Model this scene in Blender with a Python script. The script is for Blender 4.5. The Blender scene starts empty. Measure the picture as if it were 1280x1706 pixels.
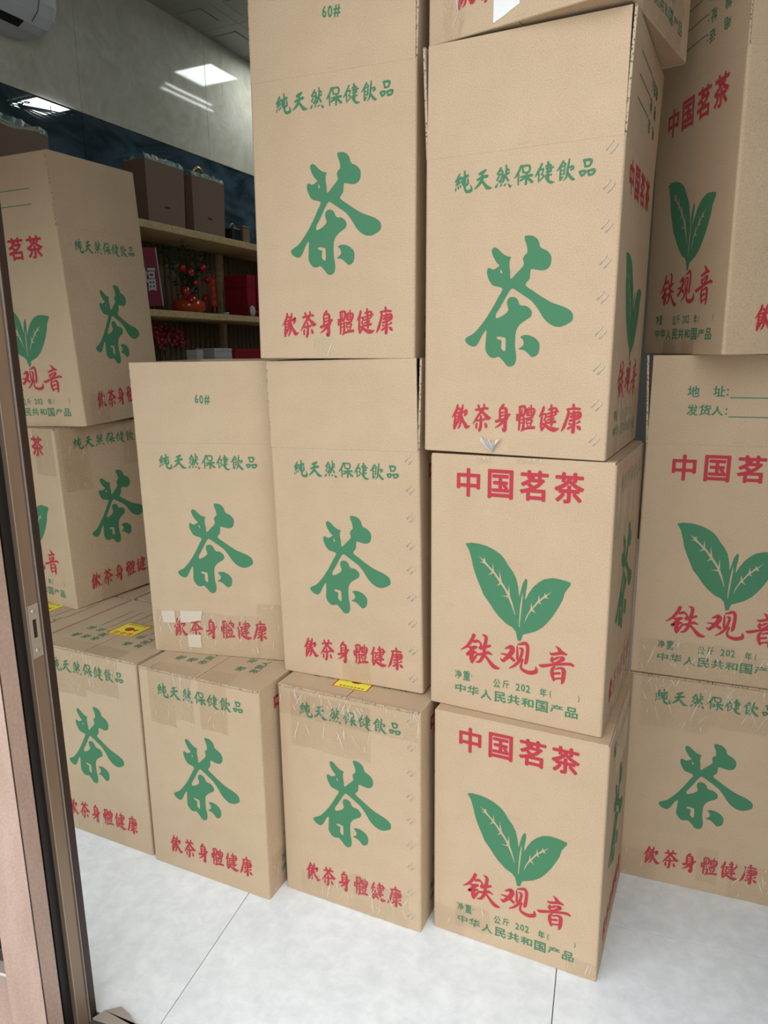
import bpy, math, random, json
from mathutils import Matrix, Vector, Euler
R = math.radians
random.seed(7)
scene = bpy.context.scene
COL = scene.collection
PI = math.pi
# ------------------------------------------------------------ camera
cam_d = bpy.data.cameras.new('camera'); cam = bpy.data.objects.new('camera', cam_d); COL.objects.link(cam)
cam_d.sensor_fit = 'VERTICAL'; cam_d.sensor_height = 36.0; cam_d.sensor_width = 27.0
cam_d.lens = 25.195; cam_d.clip_start = 0.02
cam.matrix_world = Matrix.Translation((0, 0, 1.45)) @ Matrix.Rotation(R(90-12.409), 4, 'X') @ Matrix.Rotation(R(-0.714), 4, 'Z')
scene.camera = cam
# ------------------------------------------------------------ world, exposure
world = bpy.data.worlds.new('overcast_sky'); scene.world = world; world.use_nodes = True
wn = world.node_tree.nodes; wl = world.node_tree.links; wn.clear()
wo = wn.new('ShaderNodeOutputWorld'); wb = wn.new('ShaderNodeBackground')
tcn = wn.new('ShaderNodeTexCoord'); sep = wn.new('ShaderNodeSeparateXYZ'); ramp = wn.new('ShaderNodeValToRGB')
wl.new(tcn.outputs['Generated'], sep.inputs[0]); wl.new(sep.outputs['Z'], ramp.inputs[0])
ramp.color_ramp.elements[0].position = 0.0; ramp.color_ramp.elements[0].color = (0.80, 0.85, 0.88, 1)
ramp.color_ramp.elements[1].position = 0.6; ramp.color_ramp.elements[1].color = (0.95, 1.0, 1.05, 1)
wl.new(ramp.outputs[0], wb.inputs[0]); wb.inputs[1].default_value = 2.15
wl.new(wb.outputs[0], wo.inputs[0])
vs = scene.view_settings
scene.display_settings.display_device = 'sRGB'
vs.view_transform = 'Standard'; vs.look = 'None'; vs.gamma = 1.0; vs.use_curve_mapping = False
vs.exposure = 0.13

# ------------------------------------------------------------ frames: the room is turned 25 deg, the door line and floor tiles 17.5 deg
ROOM = Matrix.Rotation(R(-25), 4, 'Z')
DOOR = Matrix.Rotation(R(-17.5), 4, 'Z')

# ------------------------------------------------------------ helpers
def tag(o, label=None, cat=None, group=None, kind=None):
    if label: o['label'] = label
    if cat: o['category'] = cat
    if group: o['group'] = group
    if kind: o['kind'] = kind
    return o

class MB:
    """collects polygons in local coordinates"""
    def __init__(s): s.v = []; s.f = []; s.m = []; s.sm = []
    def add(s, vs_, fs, m=0, M=None, smooth=False):
        b = len(s.v)
        for v in vs_:
            v = Vector(v)
            if M is not None: v = M @ v
            s.v.append(tuple(v))
        for f in fs: s.f.append([b+i for i in f]); s.m.append(m); s.sm.append(smooth)
        return s
    def box(s, x0, y0, z0, x1, y1, z1, m=0, M=None):
        vs_ = [(x, y, z) for z in (z0, z1) for y in (y0, y1) for x in (x0, x1)]
        return s.add(vs_, [(0,2,3,1),(4,5,7,6),(0,1,5,4),(2,6,7,3),(0,4,6,2),(1,3,7,5)], m, M)
    def bbox(s, x0, y0, z0, x1, y1, z1, b=.003, m=0, M=None):
        """box with chamfered edges"""
        X=(x0,x1);Y=(y0,y1);Z=(z0,z1);sx=(1,-1);vs_=[];idx={}
        for i in (0,1):
            for j in (0,1):
                for k in (0,1):
                    for a in range(3):
                        p=[X[i],Y[j],Z[k]];d=[sx[i]*b,sx[j]*b,sx[k]*b]
                        for c in range(3):
                            if c!=a: p[c]+=d[c]
                        idx[(i,j,k,a)]=len(vs_);vs_.append(p)
        f=[]
        for a in range(3):
            for s_ in (0,1):
                o=[c for c in range(3) if c!=a];q=[]
                for u,w in ((0,0),(1,0),(1,1),(0,1)):
                    t=[0,0,0];t[a]=s_;t[o[0]]=u;t[o[1]]=w;q.append(idx[(*t,a)])
                f.append(q)
        for a in range(3):
            o=[c for c in range(3) if c!=a]
            for u in (0,1):
                for w in (0,1):
                    q=[]
                    for e,ax in ((0,o[0]),(1,o[0]),(1,o[1]),(0,o[1])):
                        t=[0,0,0];t[a]=e;t[o[0]]=u;t[o[1]]=w;q.append(idx[(*t,ax)])
                    f.append(q)
        for i in (0,1):
            for j in (0,1):
                for k in (0,1): f.append([idx[(i,j,k,a)] for a in range(3)])
        return s.add(vs_, f, m, M)
    def tube(s, pts, r, n=8, m=0, cap=True, M=None, closed=False):
        pts=[Vector(p) for p in pts]; N=len(pts); rs=r if isinstance(r,(list,tuple)) else [r]*N
        vs_=[];prev=None
        for i,p in enumerate(pts):
            if closed: t=pts[(i+1)%N]-pts[(i-1)%N]
            else: t=pts[min(i+1,N-1)]-pts[max(i-1,0)]
            t=t.normalized() if t.length>1e-9 else Vector((0,0,1))
            if prev is None:
                u=t.orthogonal().normalized()
            else:
                u=prev-t*prev.dot(t); u=u.normalized() if u.length>1e-6 else t.orthogonal().normalized()
            prev=u;w=t.cross(u)
            for k in range(n):
                a=2*PI*k/n; vs_.append(p+rs[i]*(math.cos(a)*u+math.sin(a)*w))
        f=[]
        for i in range(N if closed else N-1):
            j=(i+1)%N
            for k in range(n):
                f.append((i*n+k,i*n+(k+1)%n,j*n+(k+1)%n,j*n+k))
        if cap and not closed: f+= [tuple(range(n))[::-1], tuple((N-1)*n+k for k in range(n))]
        return s.add(vs_, f, m, M, True)
    def lathe(s, prof, n=20, c=(0,0,0), m=0, M=None):
        vs_=[];f=[]
        for r,z in prof:
            for k in range(n):
                a=2*PI*k/n; vs_.append((c[0]+r*math.cos(a), c[1]+r*math.sin(a), c[2]+z))
        for i in range(len(prof)-1):
            for k in range(n): f.append((i*n+k,i*n+(k+1)%n,(i+1)*n+(k+1)%n,(i+1)*n+k))
        return s.add(vs_, f, m, M, True)
    def ball(s, c, r, n=10, h=6, m=0, sz=1.0, M=None):
        return s.lathe([(max(1e-4, r*math.sin(PI*i/h)), -r*sz*math.cos(PI*i/h)) for i in range(h+1)], n, c, m, M)
    def prism(s, prof, x0, x1, m=0, M=None, axis='x'):
        """profile [(a,b)] extruded along axis"""
        n=len(prof)
        g=(lambda t,a,b:(t,a,b)) if axis=='x' else (lambda t,a,b:(a,t,b)) if axis=='y' else (lambda t,a,b:(a,b,t))
        vs_=[g(x0,a,b) for a,b in prof]+[g(x1,a,b) for a,b in prof]
        f=[(i,(i+1)%n,n+(i+1)%n,n+i) for i in range(n)]+[tuple(range(n))[::-1],tuple(range(n,2*n))]
        return s.add(vs_, f, m, M)
    def mesh(s, name, mats):
        me=bpy.data.meshes.new(name); me.from_pydata(s.v,[],s.f)
        for mt in (mats if isinstance(mats,(list,tuple)) else [mats]): me.materials.append(mt)
        for p,mi,sm in zip(me.polygons,s.m,s.sm): p.material_index=mi; p.use_smooth=sm
        me.update()
        import bmesh
        b=bmesh.new(); b.from_mesh(me); bmesh.ops.recalc_face_normals(b, faces=b.faces); b.to_mesh(me); b.free()
        return me
    def obj(s, name, mats, parent=None, M=None):
        return link(name, s.mesh(name, mats), parent, M)

def link(name, me, parent=None, M=None):
    o=bpy.data.objects.new(name, me); COL.objects.link(o)
    if parent is not None: o.parent=parent
    if M is not None: o.matrix_local=M
    return o
def empty(name, M):
    o=bpy.data.objects.new(name,None); COL.objects.link(o); o.matrix_world=M; o.empty_display_size=.05
    return o

# ------------------------------------------------------------ materials
def mat(name, col=(.5,.5,.5), rough=.6, metal=0, spec=.5, build=None, coat=0):
    m=bpy.data.materials.new(name); m.use_nodes=True; nt=m.node_tree
    p=nt.nodes['Principled BSDF']
    p.inputs['Base Color'].default_value=(*col,1); p.inputs['Roughness'].default_value=rough
    p.inputs['Metallic'].default_value=metal; p.inputs['Specular IOR Level'].default_value=spec
    p.inputs['Coat Weight'].default_value=coat
    if build: build(nt,p)
    return m
def N(nt,t,**k):
    n=nt.nodes.new(t)
    for a,b in k.items():
        if a in n.inputs: n.inputs[a].default_value=b
        else: setattr(n,a,b)
    return n
def coords(nt, scale=(1,1,1), which='Object'):
    tc=N(nt,'ShaderNodeTexCoord'); mp=N(nt,'ShaderNodeMapping'); mp.inputs['Scale'].default_value=scale
    nt.links.new(tc.outputs[which],mp.inputs[0]); return mp.outputs[0]
def noise(nt, co, scale, detail=4, rough=.5, dist=0):
    n=N(nt,'ShaderNodeTexNoise'); n.inputs['Scale'].default_value=scale; n.inputs['Detail'].default_value=detail
    n.inputs['Roughness'].default_value=rough; n.inputs['Distortion'].default_value=dist
    nt.links.new(co,n.inputs['Vector']); return n.outputs['Fac']
def ramp2(nt, fac, p0, c0, p1, c1, interp='LINEAR'):
    r=N(nt,'ShaderNodeValToRGB'); e=r.color_ramp.elements; e[0].position=p0; e[0].color=(*c0,1); e[1].position=p1; e[1].color=(*c1,1)
    r.color_ramp.interpolation=interp; nt.links.new(fac,r.inputs[0]); return r.outputs[0]
def mixc(nt, fac, a, b, mode='MIX'):
    m=N(nt,'ShaderNodeMix'); m.data_type='RGBA'; m.blend_type=mode
    for i,x in ((0,fac),(6,a),(7,b)):
        if hasattr(x,'is_linked') or isinstance(x,bpy.types.NodeSocket): nt.links.new(x,m.inputs[i])
        else: m.inputs[i].default_value = x if i==0 else (*x,1)
    return m.outputs[2]
def bump(nt, p, h, s=.3, d=.002):
    b=N(nt,'ShaderNodeBump'); b.inputs['Strength'].default_value=s; b.inputs['Distance'].default_value=d
    nt.links.new(h,b.inputs['Height']); nt.links.new(b.outputs[0],p.inputs['Normal'])

KRAFT=(.570,.415,.270)
def b_kraft(nt,p):
    co=coords(nt); info=N(nt,'ShaderNodeObjectInfo')
    fine=noise(nt,co,420,3,.6); big=noise(nt,co,9,4,.6)
    c=ramp2(nt,fine,.30,tuple(x*.80 for x in KRAFT),.72,tuple(x*1.12 for x in KRAFT))
    c2=ramp2(nt,big,.3,(.93,.92,.91),.7,(1.0,1.0,1.0))
    c=mixc(nt,1.0,c,c2,'MULTIPLY')
    # scuffs: faint darker smears
    sc=noise(nt,coords(nt,(6,6,26)),1.3,3,.7); c3=ramp2(nt,sc,.66,(1,1,1),.80,(.90,.88,.86))
    c=mixc(nt,1.0,c,c3,'MULTIPLY')
    nt.links.new(c,p.inputs['Base Color'])
    # wash-boarding of the flutes, running across the faces
    w=N(nt,'ShaderNodeTexWave'); w.bands_direction='Z'; w.inputs['Scale'].default_value=55; w.inputs['Distortion'].default_value=.6
    nt.links.new(co,w.inputs['Vector'])
    add=N(nt,'ShaderNodeMath'); add.operation='ADD'
    m1=N(nt,'ShaderNodeMath'); m1.operation='MULTIPLY'; m1.inputs[1].default_value=.14; nt.links.new(w.outputs['Fac'],m1.inputs[0])
    m2=N(nt,'ShaderNodeMath'); m2.operation='MULTIPLY'; m2.inputs[1].default_value=2.0; nt.links.new(noise(nt,co,5,2),m2.inputs[0])
    nt.links.new(m1.outputs[0],add.inputs[0]); nt.links.new(m2.outputs[0],add.inputs[1])
    bump(nt,p,add.outputs[0],.22,.003)
M_KRAFT=mat('kraft_board',KRAFT,.78,spec=.25,build=b_kraft)
def b_edge(nt,p):
    co=coords(nt,(1,1,1)); v=N(nt,'ShaderNodeTexVoronoi'); v.inputs['Scale'].default_value=170; nt.links.new(co,v.inputs['Vector'])
    nt.links.new(ramp2(nt,v.outputs['Distance'],.15,(.12,.09,.06),.45,(.50,.39,.27)),p.inputs['Base Color'])
M_EDGE=mat('fluted_cut_edge',(.4,.3,.2),.9,spec=.1,build=b_edge)
def ink(name,c,d):
    def b(nt,p):
        co=coords(nt); f=noise(nt,co,420,3,.6)
        g=N(nt,'ShaderNodeTexWave'); g.bands_direction='Z'; g.inputs['Scale'].default_value=90; g.inputs['Distortion'].default_value=1.5
        nt.links.new(co,g.inputs['Vector'])
        a=ramp2(nt,f,.3,c,.75,d); b2=ramp2(nt,g.outputs['Fac'],.0,(1,1,1),1.0,(1.10,1.08,1.08))
        nt.links.new(mixc(nt,1.0,a,b2,'MULTIPLY'),p.inputs['Base Color'])
    return mat(name,c,.7,spec=.3,build=b)
M_GREEN=ink('green_ink',(.046,.172,.084),(.074,.222,.114))
M_RED=ink('red_ink',(.40,.026,.040),(.47,.052,.066))
def tape_mat(name, wr, tint):
    m=bpy.data.materials.new(name); m.use_nodes=True; nt=m.node_tree; nt.nodes.clear()
    o=N(nt,'ShaderNodeOutputMaterial'); tr=N(nt,'ShaderNodeBsdfTransparent'); tr.inputs[0].default_value=(*tint,1)
    g=N(nt,'ShaderNodeBsdfGlossy'); g.inputs['Roughness'].default_value=.12; g.inputs[0].default_value=(1,1,1,1)
    fr=N(nt,'ShaderNodeFresnel'); fr.inputs[0].default_value=1.5
    co=coords(nt,(1,1,1)); h=noise(nt,coords(nt,(26,26,5)),1.0,4,.6,1.5)
    b=N(nt,'ShaderNodeBump'); b.inputs['Strength'].default_value=wr; b.inputs['Distance'].default_value=.012
    nt.links.new(h,b.inputs['Height']); nt.links.new(b.outputs[0],g.inputs['Normal'])
    mx=N(nt,'ShaderNodeMixShader'); fm=N(nt,'ShaderNodeMath'); fm.operation='MULTIPLY'; fm.inputs[1].default_value=.8; nt.links.new(fr.outputs[0],fm.inputs[0]); ge=N(nt,'ShaderNodeNewGeometry'); sb=N(nt,'ShaderNodeMath'); sb.operation='SUBTRACT'; sb.inputs[0].default_value=1.0; nt.links.new(ge.outputs['Backfacing'],sb.inputs[1]); fk=N(nt,'ShaderNodeMath'); fk.operation='MULTIPLY'; nt.links.new(fm.outputs[0],fk.inputs[0]); nt.links.new(sb.outputs[0],fk.inputs[1]); nt.links.new(fk.outputs[0],mx.inputs[0]); nt.links.new(tr.outputs[0],mx.inputs[1]); nt.links.new(g.outputs[0],mx.inputs[2])
    # pale creases: glints of the film put into the colour
    cr=noise(nt,coords(nt,(40,40,7)),1.4,3,.55,2.5); rr=N(nt,'ShaderNodeValToRGB'); e=rr.color_ramp.elements
    e[0].position=.488; e[0].color=(0,0,0,1); e[1].position=.5; e[1].color=(.42,.42,.42,1); e2=e.new(.512); e2.color=(0,0,0,1)
    nt.links.new(cr,rr.inputs[0]); df=N(nt,'ShaderNodeBsdfDiffuse'); df.inputs[0].default_value=(.9,.88,.84,1)
    mm=N(nt,'ShaderNodeMath'); mm.operation='MULTIPLY'; mm.inputs[1].default_value=wr*.25; nt.links.new(rr.outputs[0],mm.inputs[0])
    m2=N(nt,'ShaderNodeMixShader'); nt.links.new(mm.outputs[0],m2.inputs[0]); nt.links.new(mx.outputs[0],m2.inputs[1]); nt.links.new(df.outputs[0],m2.inputs[2])
    nt.links.new(m2.outputs[0],o.inputs[0]); return m
M_TAPE=tape_mat('clear_packing_tape',.5,(.945,.932,.905))
M_TAPE_W=tape_mat('wrinkled_packing_tape',1.0,(.950,.938,.915))
M_CREASE_GLINT=mat('tape_crease_glint',(.78,.74,.66),.2,spec=.8)
M_WHITE_TAPE=mat('torn_white_tape',(.80,.79,.76),.35,spec=.5)
M_STAPLE=mat('steel_staple',(.62,.60,.56),.35,metal=.8)
M_YEL=mat('yellow_sticker',(.86,.76,.06),.4); M_STR=mat('sticker_red',(.50,.03,.03),.45); M_STG=mat('sticker_olive_print',(.30,.30,.05),.5)
def b_bronze(nt,p):
    co=coords(nt,(1,1,.25)); f=noise(nt,co,16,4,.6); g=noise(nt,coords(nt),160,2,.5)
    c=ramp2(nt,f,.3,(.44,.295,.235),.75,(.58,.41,.335)); d=ramp2(nt,g,.35,(.90,.9,.9),.7,(1.05,1.04,1.02))
    nt.links.new(mixc(nt,1.0,c,d,'MULTIPLY'),p.inputs['Base Color'])
    nt.links.new(ramp2(nt,f,.3,(.32,)*3,.7,(.48,)*3),p.inputs['Roughness'])
M_BRONZE=mat('bronze_painted_metal',(.2,.13,.1),.4,metal=.1,build=b_bronze)
M_DARKB=mat('dark_brown_metal',(.035,.019,.016),.35,metal=.4)
M_BLACK=mat('black_rubber',(.008,.006,.006),.5)
def b_tan(nt,p):
    f=noise(nt,coords(nt,(1,1,.2)),9,4,.6); nt.links.new(ramp2(nt,f,.3,(.215,.150,.100),.7,(.29,.205,.14)),p.inputs['Base Color'])
M_TAN=mat('tan_brushed_metal',(.25,.17,.12),.38,metal=.4,build=b_tan)
M_STEEL=mat('strike_steel',(.55,.54,.52),.35,metal=.9)
M_PALE_EDGE=mat('pale_edge_metal',(.50,.40,.34),.35,metal=.5)  # pale metal tone for edge strips and the bay rail
def b_floor(nt,p):
    co=coords(nt,which='Object'); info=N(nt,'ShaderNodeObjectInfo')
    off=N(nt,'ShaderNodeVectorMath'); off.operation='ADD'; cmb=N(nt,'ShaderNodeCombineXYZ'); mu=N(nt,'ShaderNodeMath'); mu.operation='MULTIPLY'; mu.inputs[1].default_value=37
    nt.links.new(info.outputs['Random'],mu.inputs[0])
    for i in range(2): nt.links.new(mu.outputs[0],cmb.inputs[i])
    nt.links.new(co,off.inputs[0]); nt.links.new(cmb.outputs[0],off.inputs[1]); co=off.outputs[0]
    a=noise(nt,co,4.5,6,.65,.6); b=noise(nt,co,22,5,.7,.4); c=noise(nt,co,60,3,.6,2.0)
    base=ramp2(nt,a,.3,(.80,.83,.835),.7,(.90,.915,.91)); d=ramp2(nt,b,.35,(.90,.90,.895),.65,(1.03,1.03,1.03))
    base=mixc(nt,1.0,base,d,'MULTIPLY')
    sp=ramp2(nt,c,.70,(1,1,1),.78,(.72,.72,.72)); base=mixc(nt,1.0,base,sp,'MULTIPLY')
    nt.links.new(base,p.inputs['Base Color'])
    nt.links.new(ramp2(nt,b,.3,(.28,)*3,.7,(.42,)*3),p.inputs['Roughness'])
M_FLOOR=mat('white_stone_tile',(.7,.7,.7),.35,spec=.4,build=b_floor)
M_GROUT=mat('grey_grout',(.10,.10,.10),.9)
def b_marble(nt,p):
    co=coords(nt); a=noise(nt,co,2.2,6,.65,1.2); b=noise(nt,co,7,6,.7,1.5)
    c=ramp2(nt,a,.35,(.60,.60,.50),.65,(.72,.70,.61)); d=ramp2(nt,b,.35,(.88,.86,.80),.62,(1.05,1.05,1.05))
    nt.links.new(mixc(nt,1.0,c,d,'MULTIPLY'),p.inputs['Base Color'])
M_MARBLE=mat('cream_polished_marble',(.5,.5,.45),.06,spec=.5,build=b_marble)
def b_dm(nt,p):
    co=coords(nt,(1,1,2.4)); a=noise(nt,co,2.5,5,.6,1.5)
    nt.links.new(ramp2(nt,a,.35,(.015,.030,.042),.7,(.075,.130,.170)),p.inputs['Base Color'])
M_DGLASS=mat('dark_blue_backed_glass',(.02,.04,.05),.012,spec=.8,build=b_dm)
M_CEIL=mat('grey_ceiling_tile',(.33,.34,.31),.5); M_CEILG=mat('ceiling_groove',(.02,.02,.02),.8)
M_PLASTER=mat('plain_wall_paint',(.30,.29,.27),.7)
def emis(name,c,s):
    m=bpy.data.materials.new(name); m.use_nodes=True; nt=m.node_tree; nt.nodes.clear()
    o=N(nt,'ShaderNodeOutputMaterial'); e=N(nt,'ShaderNodeEmission'); e.inputs[0].default_value=(*c,1); e.inputs[1].default_value=s
    nt.links.new(e.outputs[0],o.inputs[0]); return m
M_LED=emis('led_panel',(.93,1.0,.98),40.0); M_LED_DIM=emis('dimmed_led_panel',(.93,1.0,.98),12.0)  # second strength is lowered to soften the hot spot on the marble
def b_wood(nt,p):
    a=noise(nt,coords(nt,(1,9,9)),6,5,.6,.8); nt.links.new(ramp2(nt,a,.3,(.40,.28,.12),.7,(.60,.45,.23)),p.inputs['Base Color'])
M_WOOD=mat('pale_pine',(.5,.37,.2),.55,build=b_wood)
def b_slat(nt,p):
    a=noise(nt,coords(nt,(8,8,1)),5,4,.6,.5); nt.links.new(ramp2(nt,a,.3,(.13,.09,.045),.7,(.22,.165,.09)),p.inputs['Base Color'])
M_SLAT=mat('old_bamboo',(.3,.23,.13),.6,build=b_slat)
M_BAG=mat('brown_gift_bag_paper',(.20,.135,.085),.65)
def b_trim(nt,p):
    co=coords(nt,(1,1,1)); v=N(nt,'ShaderNodeTexVoronoi'); v.inputs['Scale'].default_value=55; nt.links.new(co,v.inputs['Vector'])
    r=N(nt,'ShaderNodeValToRGB'); e=r.color_ramp.elements; e[0].position=0; e[0].color=(.05,.16,.17,1); e[1].position=1; e[1].color=(.60,.62,.58,1)
    for q,c in ((.35,(.10,.25,.25,1)),(.55,(.45,.30,.06,1)),(.7,(.08,.20,.22,1))):
        x=e.new(q); x.color=c
    sp=N(nt,'ShaderNodeSeparateColor'); nt.links.new(v.outputs['Color'],sp.inputs[0]); nt.links.new(sp.outputs[0],r.inputs[0])
    nt.links.new(r.outputs[0],p.inputs['Base Color'])
M_TRIM=mat('teal_and_gold_printed_cloth',(.1,.3,.3),.35,build=b_trim)
M_ROPE=mat('pale_cord',(.45,.45,.36),.6); M_GOLD=mat('gold_foil',(.65,.45,.12),.25,metal=.8)
M_WPLAST=mat('white_appliance_plastic',(.62,.64,.66),.35); M_DSLIT=mat('dark_vent',(.01,.01,.01),.6)
M_REDBOX=mat('crimson_gift_box',(.24,.005,.016),.45); M_REDD=mat('dark_red_card',(.17,.008,.025),.5); M_WCARD=mat('white_card',(.42,.42,.41),.6)
M_ORANGE=mat('glazed_orange_ceramic',(.42,.055,.010),.15,coat=.5); M_BERRY=mat('glossy_red_fruit',(.32,.010,.009),.2,coat=.4)
M_LEAFG=mat('dark_plastic_leaves',(.012,.045,.015),.4); M_TWIG=mat('dark_twig',(.03,.018,.01),.7)
M_GLASS=mat('clear_glass',(1,1,1),.02); M_GLASS.node_tree.nodes['Principled BSDF'].inputs['Transmission Weight'].default_value=1.0
M_GLASS.node_tree.nodes['Principled BSDF'].inputs['IOR'].default_value=1.45
M_PAVE=mat('grey_pavement',(.38,.35,.31),.85); M_CEMENT=mat('beige_cement_smear',(.36,.31,.25),.9); M_SILL=mat('dark_threshold_stone',(.07,.06,.055),.5)
M_DARK=mat('dark_object',(.012,.014,.016),.4); M_LATT=mat('black_iron',(.015,.012,.010),.5,metal=.5)

M_MILKY=mat('milky_tape',(.60,.50,.385),.3,spec=.6)
M_DISH=mat('pale_blue_glaze',(.35,.42,.60),.2); M_DKBERRY=mat('dark_red_berry',(.22,.008,.012),.3)
def pane_mat():
    m=bpy.data.materials.new('clear_pane'); m.use_nodes=True; nt=m.node_tree; nt.nodes.clear()
    o=N(nt,'ShaderNodeOutputMaterial'); t=N(nt,'ShaderNodeBsdfTransparent'); t.inputs[0].default_value=(.92,.95,.95,1); g=N(nt,'ShaderNodeBsdfGlossy'); g.inputs['Roughness'].default_value=.03
    f=N(nt,'ShaderNodeFresnel'); f.inputs[0].default_value=1.45; x=N(nt,'ShaderNodeMixShader')
    ge=N(nt,'ShaderNodeNewGeometry'); sb=N(nt,'ShaderNodeMath'); sb.operation='SUBTRACT'; sb.inputs[0].default_value=1.0; nt.links.new(ge.outputs['Backfacing'],sb.inputs[1]); fk=N(nt,'ShaderNodeMath'); fk.operation='MULTIPLY'; nt.links.new(f.outputs[0],fk.inputs[0]); nt.links.new(sb.outputs[0],fk.inputs[1]); nt.links.new(fk.outputs[0],x.inputs[0]); nt.links.new(t.outputs[0],x.inputs[1]); nt.links.new(g.outputs[0],x.inputs[2]); nt.links.new(x.outputs[0],o.inputs[0]); return m
M_PANE=pane_mat()
RIGHT_SHADE_PIER=.56  # edge of the unseen pier, moved in to keep daylight off the right cartons
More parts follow.
